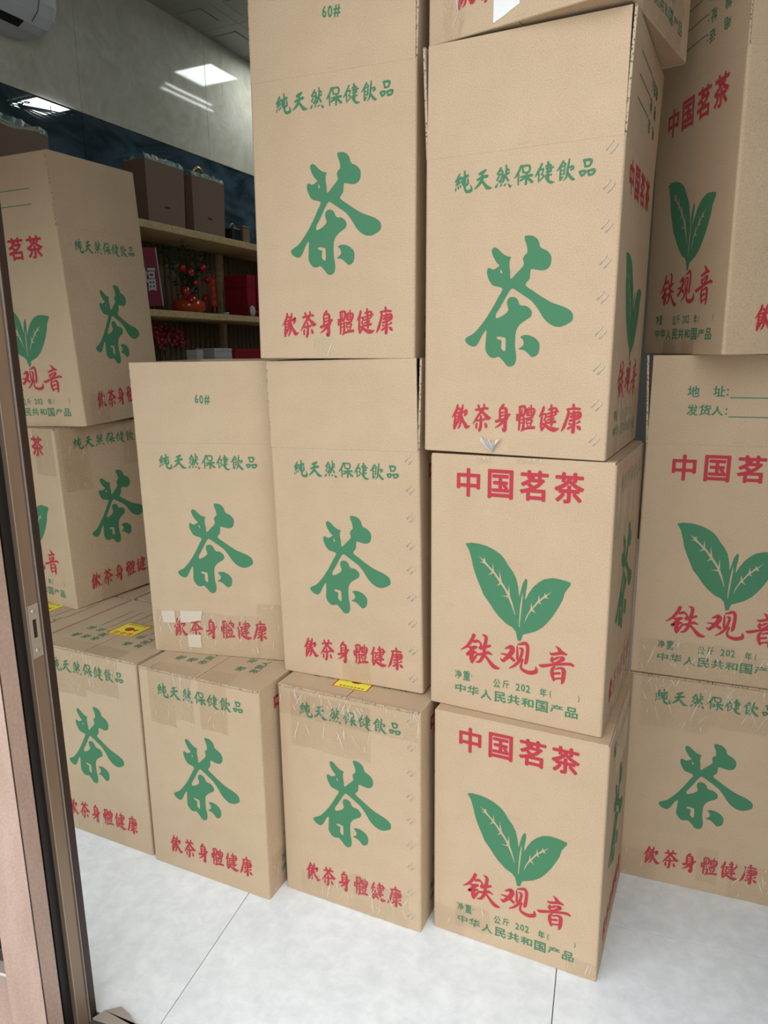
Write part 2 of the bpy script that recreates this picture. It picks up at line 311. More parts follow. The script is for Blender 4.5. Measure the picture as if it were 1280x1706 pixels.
GLYPHS = r'''{"tea":[[[2188,4450],[2319,4450],[2411,4407],[2474,4329],[2513,4215],[2651,4142],[2730,4045],[2740,3923],[2695,3823],[2598,3778],[2488,3787],[2346,3813],[2324,3757],[2309,3625],[2232,3510],[2404,3383],[2571,3272],[2776,3155],[2958,3088],[3098,3028],[3190,2959],[3223,2892],[3218,2797],[3153,2742],[3037,2686],[2939,2673],[2838,2693],[2714,2769],[2619,2867],[2554,2965],[2478,3073],[2372,3192],[2224,3293],[2097,3375],[1956,3452],[1869,3354],[1790,3220],[1699,3066],[1624,2949],[1626,2879],[1673,2874],[1799,2935],[1881,3012],[1879,3080],[1855,3159],[1873,3247],[1945,3285],[2029,3271],[2083,3221],[2117,3142],[2170,3107],[2263,3099],[2358,3028],[2386,2950],[2354,2873],[2264,2817],[2163,2750],[2093,2663],[2061,2564],[2054,2425],[2060,2266],[2087,2105],[2083,1985],[2037,1904],[1963,1879],[1887,1903],[1820,1983],[1714,2081],[1634,2060],[1536,2068],[1453,2146],[1410,2248],[1416,2431],[1422,2633],[1337,2533],[1274,2412],[1210,2320],[1133,2294],[1032,2331],[958,2404],[972,2476],[1138,2566],[1267,2696],[1394,2854],[1539,3070],[1660,3283],[1750,3446],[1654,3498],[1546,3526],[1469,3613],[1412,3743],[1409,3840],[1446,3881],[1547,3843],[1672,3914],[1618,3965],[1540,4084],[1499,4192],[1514,4258],[1566,4274],[1641,4231],[1738,4140],[1823,4091],[1911,4063],[1884,4008],[1882,3893],[1900,3778],[1917,3642],[2042,3752],[2160,3869],[2183,3925],[2163,4021],[2193,4085],[2247,4138],[2230,4270],[2192,4366]],[[1702,3845],[1691,3788],[1719,3754],[1735,3776],[1710,3835]],[[1654,2479],[1707,2499],[1793,2478],[1842,2467],[1852,2367],[1854,2266],[1839,2196],[1791,2216],[1752,2277],[1763,2408],[1709,2432],[1665,2449]],[[2163,2484],[2255,2522],[2380,2505],[2496,2441],[2560,2362],[2575,2264],[2549,2145],[2480,2086],[2408,2082],[2343,2145],[2246,2215],[2136,2239],[2222,2305],[2240,2374],[2206,2444]]],"leaf":[[[873,4104],[1008,4137],[1209,4132],[1388,4098],[1543,4040],[1699,3950],[1800,3853],[1880,3722],[2003,3574],[2084,3421],[2133,3231],[2163,3004],[2200,3175],[2236,3333],[2296,3455],[2335,3424],[2334,3282],[2308,3125],[2300,2948],[2372,3113],[2471,3280],[2592,3406],[2713,3492],[2896,3545],[3060,3536],[3202,3513],[3284,3493],[3290,3441],[3174,3254],[3132,3076],[3049,2890],[2936,2676],[2838,2528],[2719,2375],[2555,2247],[2387,2172],[2281,2131],[2252,2046],[2233,1964],[2157,1961],[2131,2070],[2101,2178],[2015,2265],[1881,2321],[1700,2472],[1561,2631],[1445,2793],[1329,2934],[1245,3125],[1150,3336],[1078,3528],[1028,3745],[967,3949]],[[1201,3838],[1307,3776],[1342,3824],[1358,3731],[1444,3643],[1524,3565],[1534,3743],[1562,3537],[1637,3448],[1699,3368],[1688,3591],[1751,3309],[1831,3198],[1900,3086],[1925,3271],[1947,3004],[2013,2837],[2088,2558],[2070,2578],[1986,2788],[1905,2958],[1729,2976],[1892,2996],[1811,3140],[1731,3244],[1623,3184],[1702,3275],[1617,3400],[1548,3484],[1428,3415],[1514,3515],[1423,3607],[1321,3689],[1220,3707],[1304,3725]],[[2233,3125],[2244,3005],[2225,2759],[2203,2488],[2189,2284],[2171,2303],[2178,2595],[2194,2843]],[[2909,3253],[2811,3146],[2776,3097],[2836,3052],[2742,3070],[2631,2966],[2680,2897],[2601,2933],[2481,2767],[2555,2668],[2451,2724],[2381,2607],[2297,2396],[2330,2554],[2424,2758],[2439,2925],[2465,2797],[2592,2993],[2603,3136],[2630,3009],[2719,3110],[2737,3189],[2760,3131]]],"tieguanyin":[[[1109,1913,91],[1070,1807,84],[955,1624,71],[795,1497,20]],[[1113,1752,70],[1202,1782,77],[1265,1759,42]],[[1272,1753,42],[1294,1673,63],[1289,1602,56]],[[977,1593,35],[1082,1591,99],[1171,1629,70]],[[1082,1591,70],[1000,1477,57],[945,1409,71],[1057,1445,71],[1167,1501,56]],[[1096,1594,70],[1078,1449,85],[1052,1330,99],[1076,1221,57]],[[1069,1227,57],[1116,1314,71],[1203,1459,42]],[[1322,1964,28],[1405,1917,83],[1401,1791,83],[1370,1659,84],[1368,1504,84],[1322,1383,84],[1262,1286,70],[1173,1252,31]],[[1268,1626,84],[1370,1659,84],[1506,1719,62]],[[1196,1450,56],[1334,1484,70],[1456,1535,70],[1552,1512,42]],[[1448,1583,14],[1490,1542,56]],[[1404,1441,63],[1488,1345,77],[1587,1238,104],[1683,1201,83],[1744,1210,28]],[[1869,1718,27],[1935,1751,68],[2014,1780,108],[2043,1703,122],[1968,1564,109],[1865,1447,82],[1826,1411,76],[1764,1448,25]],[[1773,1575,22],[1874,1574,55],[1982,1539,82],[2084,1469,75]],[[2151,1819,34],[2159,1684,54],[2161,1519,61]],[[2162,1869,27],[2259,1901,67],[2336,1928,80],[2390,1864,80],[2391,1673,80],[2366,1477,81],[2335,1429,27]],[[2204,1788,27],[2270,1773,67],[2256,1633,67],[2202,1472,74],[2095,1340,61],[1984,1262,25]],[[2288,1520,49],[2262,1426,49],[2253,1323,62],[2322,1261,81],[2455,1237,99],[2572,1274,98],[2606,1319,86],[2596,1411,18]],[[3025,1983,18],[3090,1935,71],[3139,1870,94],[3265,1834,35]],[[2900,1813,18],[2937,1777,60],[3028,1800,71],[3140,1834,71],[3266,1828,41]],[[2957,1700,48],[2949,1637,78],[2974,1592,48]],[[2942,1666,60],[3033,1678,48],[3111,1724,14]],[[2998,1579,24],[3104,1631,59],[3192,1715,106],[3156,1751,36],[3032,1715,24]],[[2664,1481,18],[2730,1457,79],[2948,1525,66],[3153,1579,65],[3344,1617,71],[3418,1595,65]],[[3030,1499,24],[2970,1430,72],[2970,1294,84],[3011,1165,54]],[[3033,1437,36],[3134,1482,54],[3216,1456,95],[3222,1321,95],[3211,1195,84],[3191,1122,36]],[[3003,1325,54],[3129,1358,60]],[[3009,1196,48],[3157,1239,48],[3194,1191,48]]],"drink":[[[804,1038,43],[793,961,55],[744,865,49],[675,767,17]],[[812,974,43],[869,946,49]],[[751,818,43],[746,722,47],[736,603,56],[731,519,43]],[[757,853,37],[864,887,43]],[[858,887,43],[834,785,39],[818,666,43]],[[752,782,27],[834,809,27]],[[746,722,30],[822,743,29]],[[754,663,37],[817,678,37]],[[737,555,56],[780,617,43],[811,666,37]],[[924,1048,30],[913,965,49],[884,846,49],[881,692,47],[857,584,43],[814,529,22]],[[909,871,43],[971,908,36],[1002,933,55],[1003,874,61],[967,814,30]],[[897,823,37],[931,706,55],[983,625,73],[1022,568,73],[1091,595,22]],[[1232,947,48],[1324,973,36],[1409,993,36],[1489,985,53]],[[1285,1047,42],[1305,978,48],[1325,932,48]],[[1413,1069,36],[1415,1005,42],[1374,934,54],[1308,862,48],[1231,742,42],[1165,639,15]],[[1362,922,48],[1438,855,60],[1501,788,95],[1568,790,24]],[[1346,823,36],[1350,688,54],[1341,570,60],[1317,510,54]],[[1262,720,42],[1428,750,42]],[[1258,667,24],[1246,625,48],[1248,554,36]],[[1442,680,18],[1462,634,54],[1470,588,54]],[[1848,1077,47],[1825,1042,53],[1774,971,41],[1778,845,47],[1775,752,47]],[[1785,994,35],[1898,998,58],[1914,884,58],[1896,711,70],[1895,572,71],[1872,525,59],[1829,581,14]],[[1812,909,35],[1871,923,29]],[[1814,840,35],[1873,860,29]],[[1697,720,59],[1817,754,47],[1922,816,47],[1980,875,52]],[[1935,793,53],[1842,709,53],[1760,636,41],[1677,580,14]],[[2208,1043,36],[2212,942,42],[2220,895,36]],[[2202,1042,42],[2311,1058,48],[2321,970,42],[2311,898,42]],[[2259,1003,24],[2256,908,26]],[[2153,881,42],[2158,762,42]],[[2160,875,36],[2312,887,36]],[[2210,847,42],[2209,704,42],[2202,561,36]],[[2210,841,36],[2289,850,36],[2301,708,48],[2287,589,48],[2258,539,30]],[[2212,776,27],[2291,791,26]],[[2215,705,27],[2294,720,26]],[[2362,1006,36],[2372,889,36]],[[2362,989,30],[2506,1011,41],[2515,929,47],[2482,858,42]],[[2402,1043,21],[2410,867,21]],[[2449,1086,30],[2458,869,26]],[[2364,936,24],[2485,946,24]],[[2367,871,30],[2482,875,30]],[[2345,805,36],[2489,834,36]],[[2359,758,30],[2361,711,30]],[[2359,770,26],[2473,781,36],[2470,727,33]],[[2362,705,26],[2470,721,26]],[[2381,676,26],[2395,629,30]],[[2459,697,30],[2437,637,30]],[[2300,577,42],[2390,605,48],[2522,623,60]],[[2718,1059,41],[2698,971,53],[2626,851,17]],[[2688,947,41],[2682,807,45],[2676,665,47],[2693,572,36]],[[2731,908,35],[2772,915,35],[2763,845,33],[2737,785,29],[2779,764,33],[2759,693,41],[2732,633,38],[2699,566,21]],[[2722,709,47],[2796,659,59],[2869,615,71],[2940,601,88],[2999,604,58],[3050,630,17]],[[2875,1099,41],[2890,908,49],[2895,687,45]],[[2832,1011,44],[2977,1039,41],[2971,923,44]],[[2807,923,35],[2934,962,37],[3015,982,41]],[[2810,859,38],[2949,893,35]],[[2813,794,38],[2935,829,41]],[[2804,730,38],[2967,766,53]],[[3330,1119,51],[3340,1051,46]],[[3204,1029,34],[3334,1045,46],[3460,1043,45]],[[3227,1013,40],[3237,944,52],[3198,804,52],[3158,675,58],[3105,574,17]],[[3289,940,40],[3384,967,40],[3464,964,57],[3468,884,57],[3403,836,40]],[[3286,877,46],[3478,919,51]],[[3268,796,46],[3403,836,40]],[[3344,982,51],[3356,753,57],[3343,568,69]],[[3260,732,40],[3294,727,40]],[[3242,633,46],[3314,682,40]],[[3468,787,46],[3402,744,21]],[[3410,698,17],[3452,665,69],[3483,632,46]]],"natural":[[[765,5748,29],[735,5687,41],[681,5607,35]],[[791,5687,29],[737,5601,41],[695,5541,29]],[[687,5606,29],[748,5632,29]],[[688,5536,23],[762,5572,26],[804,5605,25]],[[689,5488,23],[678,5435,26]],[[732,5505,29],[745,5471,26]],[[775,5528,26],[788,5500,26]],[[874,5790,32],[883,5672,44],[879,5544,46],[888,5447,46],[925,5401,52],[999,5405,58],[1029,5434,46],[1009,5511,17]],[[816,5658,46],[943,5698,52]],[[835,5624,40],[843,5537,46],[941,5538,40],[945,5634,34]],[[1197,5704,45],[1257,5724,68],[1327,5764,34]],[[1152,5597,40],[1247,5636,51],[1354,5651,56]],[[1258,5655,57],[1237,5573,57],[1173,5495,46],[1101,5438,29]],[[1249,5572,45],[1323,5480,57],[1372,5433,68],[1456,5415,17]],[[1645,5767,39],[1612,5713,39],[1578,5665,39]],[[1618,5713,28],[1670,5718,33],[1679,5623,39],[1641,5523,39]],[[1609,5620,31],[1570,5551,31]],[[1614,5651,28],[1660,5651,28]],[[1612,5531,33],[1642,5502,33]],[[1691,5611,39],[1811,5661,33]],[[1754,5807,31],[1758,5688,39],[1732,5597,44],[1689,5507,36]],[[1761,5594,28],[1798,5528,44]],[[1797,5730,39],[1810,5708,33]],[[1584,5481,22],[1550,5427,43]],[[1666,5473,22],[1650,5438,31]],[[1754,5464,22],[1726,5441,31]],[[1807,5454,22],[1843,5414,50]],[[2053,5767,33],[2020,5671,43],[1937,5556,24]],[[2009,5616,36],[2009,5426,29]],[[2085,5764,33],[2102,5640,33]],[[2085,5757,33],[2225,5749,37],[2218,5639,35],[2102,5640,28]],[[2061,5562,33],[2171,5570,38],[2281,5573,47]],[[2175,5610,35],[2165,5422,43]],[[2148,5542,38],[2051,5496,31]],[[2198,5530,42],[2286,5454,52]],[[2478,5763,28],[2446,5693,39],[2397,5613,39],[2348,5538,16]],[[2414,5622,28],[2419,5526,31],[2417,5430,16]],[[2454,5649,28],[2505,5665,31],[2496,5603,25],[2463,5564,22],[2516,5548,25],[2490,5498,28],[2434,5450,18]],[[2546,5524,28],[2595,5455,45],[2655,5407,50],[2730,5405,13]],[[2598,5776,39],[2598,5645,42],[2605,5486,42]],[[2555,5702,33],[2640,5724,35],[2656,5628,35]],[[2563,5659,28],[2699,5676,28]],[[2566,5601,28],[2657,5607,31]],[[2563,5543,28],[2666,5543,31]],[[2893,5764,27],[2857,5701,38],[2825,5652,33],[2772,5595,13]],[[2900,5738,27],[2936,5692,31]],[[2842,5650,31],[2843,5535,33],[2842,5431,39]],[[2848,5660,24],[2920,5668,27],[2919,5590,27],[2911,5518,27]],[[2840,5588,20],[2918,5601,20]],[[2843,5530,20],[2916,5538,20]],[[2848,5430,33],[2891,5478,24]],[[3004,5778,30],[2992,5686,38],[2976,5574,41],[2959,5471,33],[2906,5409,13]],[[3006,5633,30],[3072,5652,33],[3085,5614,41],[3042,5588,27]],[[2982,5552,33],[3031,5474,49],[3084,5422,49],[3124,5418,16]],[[3289,5726,41],[3317,5620,34]],[[3283,5732,41],[3420,5722,48],[3393,5628,36],[3311,5621,36]],[[3217,5528,39],[3249,5463,37]],[[3212,5534,39],[3305,5545,41],[3308,5493,37],[3249,5463,37]],[[3366,5528,39],[3392,5464,36]],[[3360,5534,39],[3485,5546,45],[3467,5476,38],[3386,5464,36]]],"t_title":[["中",647,5197,1201,5848],["国",1376,5204,1958,5859],["茗",2101,5212,2729,5885],["茶",2851,5222,3481,5887]],"t_small":[["净",651,759,821,967],["重",857,734,1033,982],["·",1060,868,1087,901],["公",1608,701,1777,931],["斤",1829,735,1991,937],["2",2144,737,2245,916],["0",2266,743,2366,924],["2",2380,736,2484,922],["年",2705,713,2864,923],["(",2927,723,2968,901],[")",3559,747,3598,902],["中",657,408,925,617],["华",965,394,1256,630],["人",1298,356,1571,603],["民",1636,350,1917,617],["共",1957,370,2251,613],["和",2284,377,2575,592],["国",2625,335,2903,613],["产",2955,386,3244,583],["品",3292,334,3576,594]],"t_60":[["6",1859,7153,1962,7381],["0",1992,7136,2104,7368],["#",2130,7120,2291,7360]],"t_send":[["地",859,7240,1128,7511],["址",1424,7258,1688,7512],[":",1719,7279,1762,7445],["发",874,6796,1128,7062],["货",1148,6807,1416,7064],["人",1423,6805,1676,7041],[":",1726,6826,1769,6991]]}'''

# ============================================================ THE SETTING
def room_obj(mb, name, mats, parent=None, x=0, y=0, z=0, frame=ROOM):
    return mb.obj(name, mats, parent, (frame @ Matrix.Translation((x, y, z))) if parent is None else Matrix.Translation((x, y, z)))
XW = -2.6; ZC = 3.09
# floor: bed of grout with large square tiles, each a piece of its own
floor = MB().box(-4.2, 1.0, -.10, 4.2, 7.5, -.004).obj('floor', M_GROUT, None, DOOR); tag(floor, kind='structure')
TS = .831
tile_me = MB().bbox(.0011, .0011, -.02, TS-.0011, TS-.0011, 0, .0002).mesh('floor_tile', M_FLOOR)
for i in range(-3, 4):
    for j in range(-1, 5):
        x0 = -.883+i*TS; y0 = 1.681+j*TS
        if y0 < 1.0:   # the row at the threshold is cut
            m_ = MB().bbox(.0011, 1.085-y0, -.02, TS-.0011, TS-.0011, 0, .0002).mesh('floor_tile', M_FLOOR)
            link('floor_tile', m_, floor, Matrix.Translation((x0, y0, 0)))
        else:
            link('floor_tile', tile_me, floor, Matrix.Translation((x0, y0, 0)))
# pavement outside
tag(MB().box(-6, -5, -.16, 6, 1.0, -.035).obj('pavement', M_PAVE, None, DOOR), kind='structure')
# door threshold with smears of cement
sill = MB().bbox(-1.04, .96, -.05, 1.6, 1.073, .004, .002).obj('trim_1', M_SILL, None, DOOR); tag(sill, kind='structure')
rnd = random.Random(3)
pts = [(-1.033, 1.062)] + [(-1.02+.03*i, 1.088+.016*math.sin(i*1.3)+rnd.uniform(-.005, .008)-.0012*i*i*.35) for i in range(9)] + [(-.76, 1.062)]
MB().prism(pts, .0042, .009, axis='z').obj('cement_smear', M_CEMENT, sill)
# ceiling with square metal tiles
ceiling = MB().box(-2.75, .9, ZC+.012, 4.0, 7.2, ZC+.12).obj('ceiling', M_CEILG, None, ROOM); tag(ceiling, kind='structure')
CT = .285
tm = MB()
def frame_ring(mb, a0, a1, b0, b1, z0, z1, m=0):
    mb.box(a0, a0, z0, a1, b0, z1, m); mb.box(a0, b1, z0, a1, a1, z1, m); mb.box(a0, b0, z0, b0, b1, z1, m); mb.box(b1, b0, z0, a1, b1, z1, m)
tm.box(.001, .001, 0, CT-.001, .066, .012); tm.box(.001, CT-.066, 0, CT-.001, CT-.001, .012)
tm.box(.001, .066, 0, .066, CT-.066, .012); tm.box(CT-.066, .066, 0, CT-.001, CT-.066, .012)
tm.box(.071, .071, -.002, CT-.071, CT-.071, .012)
ct_me = tm.mesh('ceiling_tile', M_CEIL)
LIGHTS = [(-2.29, 3.83), (-.975, 3.77), (.35, 3.80)]  # the last one is out of view, added to light the interior
for i in range(0, 16):
    for j in range(0, 15):
        x0 = -2.64+i*CT; y0 = 2.245+j*CT
        link('ceiling_tile', ct_me, ceiling, Matrix.Translation((x0, y0, ZC)))
for k, (lx, ly) in enumerate(LIGHTS):
    lab = ['square white ceiling light panel next to the marble wall',
           'square white ceiling light panel above black iron scrollwork',
           'unseen added ceiling light panel above the right hand stacks of boxes',
           ][k]
    e = tag(empty('ceiling_light', ROOM @ Matrix.Translation((lx, ly, ZC-.012))), lab, 'ceiling light', 'square ceiling light panels')
    f_ = MB(); frame_ring(f_, -.145, .145, -.132, .132, -.004, .0095); f_.obj('light_frame', M_WPLAST, e)
    MB().box(-.132, -.132, 0, .132, .132, .006).obj('diffuser', M_LED_DIM if k == 0 else M_LED, e)
e = tag(empty('linear_light', ROOM @ Matrix.Translation((-1.975, 2.3, ZC-.024))), 'slim linear ceiling lamp with two bright lines, running along the marble wall', 'ceiling light')
MB().bbox(-.05, 0, 0, .05, 4.0, .014, .002).obj('housing', M_WPLAST, e)
for y_ in (.3, 2.0, 3.7): MB().box(-.01, y_-.01, .014, .01, y_+.01, .0215).obj('clip', M_WPLAST, e)
for q_, y0_, y1_ in ((-.036, 1.50, 1.93), (.034, 1.54, 2.03)): MB().box(q_-.006, y0_, -.003, q_+.006, y1_, .001).obj('light_line', M_LED_DIM, e)
# iron scrollwork below the second light
lt = tag(empty('iron_scrollwork', ROOM @ Matrix.Translation((-.975, 3.77, ZC-.05))), 'black iron fan shaped scrollwork under the ceiling light, seen mirrored in dark glass', 'ornament')
m_ = MB()
for s in (-1, 1):
    for w_ in (.03, .075, .12):
        m_.tube([(s*.008, -.17, 0)] + [(s*w_*math.sin(PI*.5*t), -.17+.33*t, 0) for t in (.2, .4, .6, .8, 1.0)] + [(s*w_*.55, .195, 0), (0, .20, 0)], .005, 6)
m_.obj('fan_rods', M_LATT, lt)
for cx, cy, r_ in [(0, -.19, .022), (-.045, -.19, .02), (.045, -.19, .02), (-.09, -.175, .016), (.09, -.175, .016), (0, .215, .02), (.05, .20, .018), (-.05, .20, .018), (.1, .18, .016), (-.1, .18, .016), (.14, .15, .014), (-.14, .15, .014)]:
    MB().tube([(cx+r_*math.cos(2*PI*i/12), cy+r_*math.sin(2*PI*i/12), 0) for i in range(12)], .004, 5, closed=True).obj('scroll_ring', M_LATT, lt)
for a in (-.1, .1): MB().tube([(a, 0, 0), (a, 0, .046)], .003, 5).obj('hanger', M_LATT, lt)

# left wall: polished marble above a band of dark glass
wall = MB().box(XW-.20, 1.0, -.02, XW-.02, 7.0, ZC+.1).obj('wall_left', M_PLASTER, None, ROOM); tag(wall, kind='structure')
JO = [.80, 1.669, 2.539, 3.409, 4.279, 5.149, 6.019, 6.9]
for a, b_ in zip(JO[:-1], JO[1:]):
    MB().bbox(XW-.02, a+.0008, 2.487, XW, b_-.0008, ZC+.011, .0008).obj('marble_panel', M_MARBLE, wall)
    MB().bbox(XW-.02, a+.0012, 1.9, XW-.004, b_-.0012, 2.485, .0008).obj('dark_glass_panel', M_DGLASS, wall)
    MB().bbox(XW-.02, a+.0012, -.02, XW-.012, b_-.0012, 1.898, .0008).obj('wall_panel', M_PLASTER, wall)
tag(MB().box(-2.8, 6.9, -.02, 3.6, 7.05, ZC+.1).obj('wall_back', M_PLASTER, None, ROOM), kind='structure')
tag(MB().box(2.55, .2, -.02, 2.7, 7.0, ZC+.1).obj('wall_right', M_PLASTER, None, ROOM), kind='structure')
# front wall: header over the wide opening, unseen pier right set to shade that side, glazed bay left of the door post
TY0, TY1 = .944, 1.078
tag(MB().box(-2.9, TY0, 2.78, 3.0, TY1, ZC+.15).obj('wall_front', M_PLASTER, None, DOOR), kind='structure')
tag(MB().box(RIGHT_SHADE_PIER, TY0, -.03, 3.0, TY1, 2.78).obj('wall_front', M_PLASTER, None, DOOR), kind='structure')
# door post (jamb) of bronze coloured metal with black channel, tan reveal and strike plate
X0 = -1.035
post = tag(empty('door_1', DOOR @ Matrix.Translation((X0, TY0, 0))), kind='structure')
m_ = MB(); m_.bbox(-.094, 0, -.03, 0, .042, 2.78, .0015); m_.obj('door_post', M_BRONZE, post)
MB().box(-.0012, -.0006, -.03, .0006, .0012, 2.78).obj('corner_joint', M_DARKB, post)
MB().box(-.06, .042, -.03, -.022, .078, 2.78).obj('seal_channel', M_BLACK, post)
MB().box(-.022, .0425, -.03, -.013, .055, 2.78).obj('rubber_seal', M_BLACK, post)
MB().box(-.016, .055, -.03, -.0105, .0775, 2.78).obj('inner_lip', M_BLACK, post)
m_ = MB(); m_.bbox(-.06, .078, -.03, 0, .109, 2.78, .001); m_.obj('door_reveal', M_TAN, post)
MB().box(-.0004, .0772, -.03, .0006, .0788, 2.78).obj('pale_edge', M_PALE_EDGE, post)  # thin pale strip along the reveal
m_ = MB(); m_.bbox(-.06, .109, -.03, -.004, .1145, 2.78, .001); m_.obj('groove', M_DARKB, post)
MB().box(-.0038, .1125, -.03, .0016, .1138, 2.78).obj('pale_edge', M_PALE_EDGE, post)
m_ = MB(); m_.bbox(-.06, .1145, -.03, .0015, .134, 2.78, .0015); m_.obj('inner_stop', M_DARKB, post)
# strike plate
sp = MB(); zp0, zp1 = 0.885, 0.992
ys, ye = .0795, .1055; ymid = (ys+ye)/2
sl = [(ymid-.0045, .925), (ymid+.0045, .925), (ymid+.0045, .962), (ymid-.0045, .962)]
outer = [(ys+.004, zp0), (ye-.006, zp0), (ye, zp0+.006), (ye, zp1-.006), (ye-.006, zp1), (ys, zp1), (ys, zp0+.004)]
for a0, b0, a1, b1 in [(ys, zp0, ye, .925), (ys, .925, ymid-.0045, .962), (ymid+.0045, .925, ye, .962), (ys, .962, ye, zp1)]:
    sp.box(.0002, a0, b0, .0022, a1, b1)
spo = sp.obj('strike_plate', M_STEEL, post)
m_ = MB(); m_.box(.0001, ymid-.0045, .925, .0005, ymid+.0045, .962); m_.obj('latch_slot', M_BLACK, spo)
for zz in (zp0+.014, zp1-.014):
    MB().lathe([(.0001, .0012), (.0045, .0010), (.0048, 0)], 14, M=Matrix.Translation((.0022, ymid, zz)) @ Matrix.Rotation(PI/2, 4, 'Y')).obj('screw', M_STEEL, spo)
# small bay to the left of the post: kick panel with a pinkish highlight coloured onto its top rail and a glass pane
bay = tag(empty('window_1', DOOR @ Matrix.Translation((X0-.094, TY0+.03, 0))), kind='structure')
MB().bbox(-1.6, 0, -.03, 0, .05, .16, .002).obj('kick_panel', M_BRONZE, bay)
MB().bbox(-1.6, -.012, .16, 0, .06, .185, .003).obj('bottom_rail', M_PALE_EDGE, bay)
MB().bbox(-1.6, .015, .185, -.0, .045, .215, .002).obj('glazing_bead', M_DARKB, bay)
MB().box(-1.6, .027, .215, 0, .033, 1.75).obj('pane', M_PANE, bay)
MB().bbox(-1.6, 0, 1.75, 0, .06, 2.78, .002).obj('added_shade_panel', M_BRONZE, bay)  # added out of view to block sky light from the left stack and wall

# ============================================================ CARTONS
G = json.loads(GLYPHS)
AW, BW, H, FL = .4030, .4111, .6141, .2099
TH = .005
def catmull(P, n=4, closed=False):
    out = []; L = len(P)
    if L < 3 and not closed:
        return [tuple(P[0][k]+(P[1][k]-P[0][k])*t/n for k in range(len(P[0]))) for t in range(n+1)]
    rng = range(L if closed else L-1)
    for i in rng:
        g = (lambda k: P[k % L]) if closed else (lambda k: P[min(max(k, 0), L-1)])
        p0, p1, p2, p3 = g(i-1), g(i), g(i+1), g(i+2)
        for j in range(n):
            t = j/n
            out.append(tuple(.5*((2*p1[k])+(-p0[k]+p2[k])*t+(2*p0[k]-5*p1[k]+4*p2[k]-p3[k])*t*t+(-p0[k]+3*p1[k]-3*p2[k]+p3[k])*t**3) for k in range(len(p1))))
    if not closed: out.append(tuple(P[-1]))
    return out
def ribbons(mb, S, wk=1.0):
    """brush strokes: each a strip of changing width with rounded ends, in the x-z plane"""
    for si, st in enumerate(S):
        yy = -2.5e-5*(si % 9)
        P = catmull([(a*1e-4, b*1e-4, c*1e-4*wk) for a, b, c in st], 4)
        n = len(P); L_ = []; R_ = []
        for i, (x, z, w) in enumerate(P):
            a = P[max(i-1, 0)]; b = P[min(i+1, n-1)]; dx, dz = b[0]-a[0], b[1]-a[1]; l = math.hypot(dx, dz) or 1
            nx, nz = -dz/l, dx/l; w = max(w, 4e-4)
            L_.append((x+nx*w/2, yy, z+nz*w/2)); R_.append((x-nx*w/2, yy, z-nz*w/2))
        mb.add(L_+R_, [(i, n+i, n+i+1, i+1) for i in range(n-1)])
        for e in (0, n-1):
            x, z, w = P[e]; w = max(w, 4e-4)
            mb.add([(x+w/2*.98*math.cos(2*PI*k/10), yy-(1e-5 if e else 6e-6), z+w/2*.98*math.sin(2*PI*k/10)) for k in range(10)], [tuple(range(10))])
def from_curve(cu, name):
    o = bpy.data.objects.new('tmp', cu); COL.objects.link(o)
    dg = bpy.context.evaluated_depsgraph_get(); dg.update()
    me = bpy.data.meshes.new_from_object(o.evaluated_get(dg)); bpy.data.objects.remove(o); bpy.data.curves.remove(cu)
    vs_ = [tuple(v.co) for v in me.vertices]; fs = [tuple(p.vertices) for p in me.polygons]; bpy.data.meshes.remove(me)
    return vs_, fs
def outline(mb, polys, sm=3):
    cu = bpy.data.curves.new('o', 'CURVE'); cu.dimensions = '2D'; cu.fill_mode = 'BOTH'
    for P in polys:
        Q = catmull([(a*1e-4, b*1e-4) for a, b in P], sm, True) if sm > 1 else [(a*1e-4, b*1e-4) for a, b in P]
        s = cu.splines.new('POLY'); s.points.add(len(Q)-1); s.use_cyclic_u = True
        for i, (x, y) in enumerate(Q): s.points[i].co = (x, y, 0, 1)
    v, f = from_curve(cu, 'o')
    mb.add([(x, 0, y) for x, y, _ in v], f)
_gl = {}
def glyph(mb, ch, x0, z0, x1, z1, bold=.02, flip=None):
    key = (ch, bold)
    if key not in _gl:
        cu = bpy.data.curves.new('t', 'FONT'); cu.body = ch; cu.size = 1; cu.resolution_u = 2
        v0, f0 = from_curve(cu, 't'); v1 = []; f1 = []
        for q_ in range(6 if bold > 0 else 1):      # thicker strokes: overlapping copies
            bx, by = (bold*math.cos(PI*q_/3), bold*math.sin(PI*q_/3)) if bold > 0 else (0, 0)
            k_ = len(v1); v1 += [(p[0]+bx, p[1]+by, q_) for p in v0]; f1 += [tuple(i+k_ for i in g_) for g_ in f0]
        _gl[key] = (v1, f1)
    v, f = _gl[key]
    if not v: return
    a0 = min(p[0] for p in v); a1 = max(p[0] for p in v); b0 = min(p[1] for p in v); b1 = max(p[1] for p in v)
    sx = (x1-x0)/(a1-a0); sz = (z1-z0)/(b1-b0)
    mb.add([(x0+(p[0]-a0)*sx, -3e-5*p[2], z0+(p[1]-b0)*sz) for p in v], f)
def flat_mesh(mb, name, m):
    me = bpy.data.meshes.new(name); me.from_pydata(mb.v, [], mb.f); me.materials.append(m); me.update()
    import bmesh
    b = bmesh.new(); b.from_mesh(me)
    for f in b.faces:
        f.normal_update()
        if f.normal.y > 0: f.normal_flip()
    b.to_mesh(me); b.free(); return me
def typed(rows, bold):
    mb = MB()
    for ch, a, b, c, d in rows: glyph(mb, ch, a*1e-4, b*1e-4, c*1e-4, d*1e-4, bold)
    return mb
m_ = MB(); outline(m_, G['tea'], 3); P_TEA = flat_mesh(m_, 'tea_character', M_GREEN)
m_ = MB(); outline(m_, G['leaf'], 1); P_LEAF = flat_mesh(m_, 'leaf_emblem', M_GREEN)
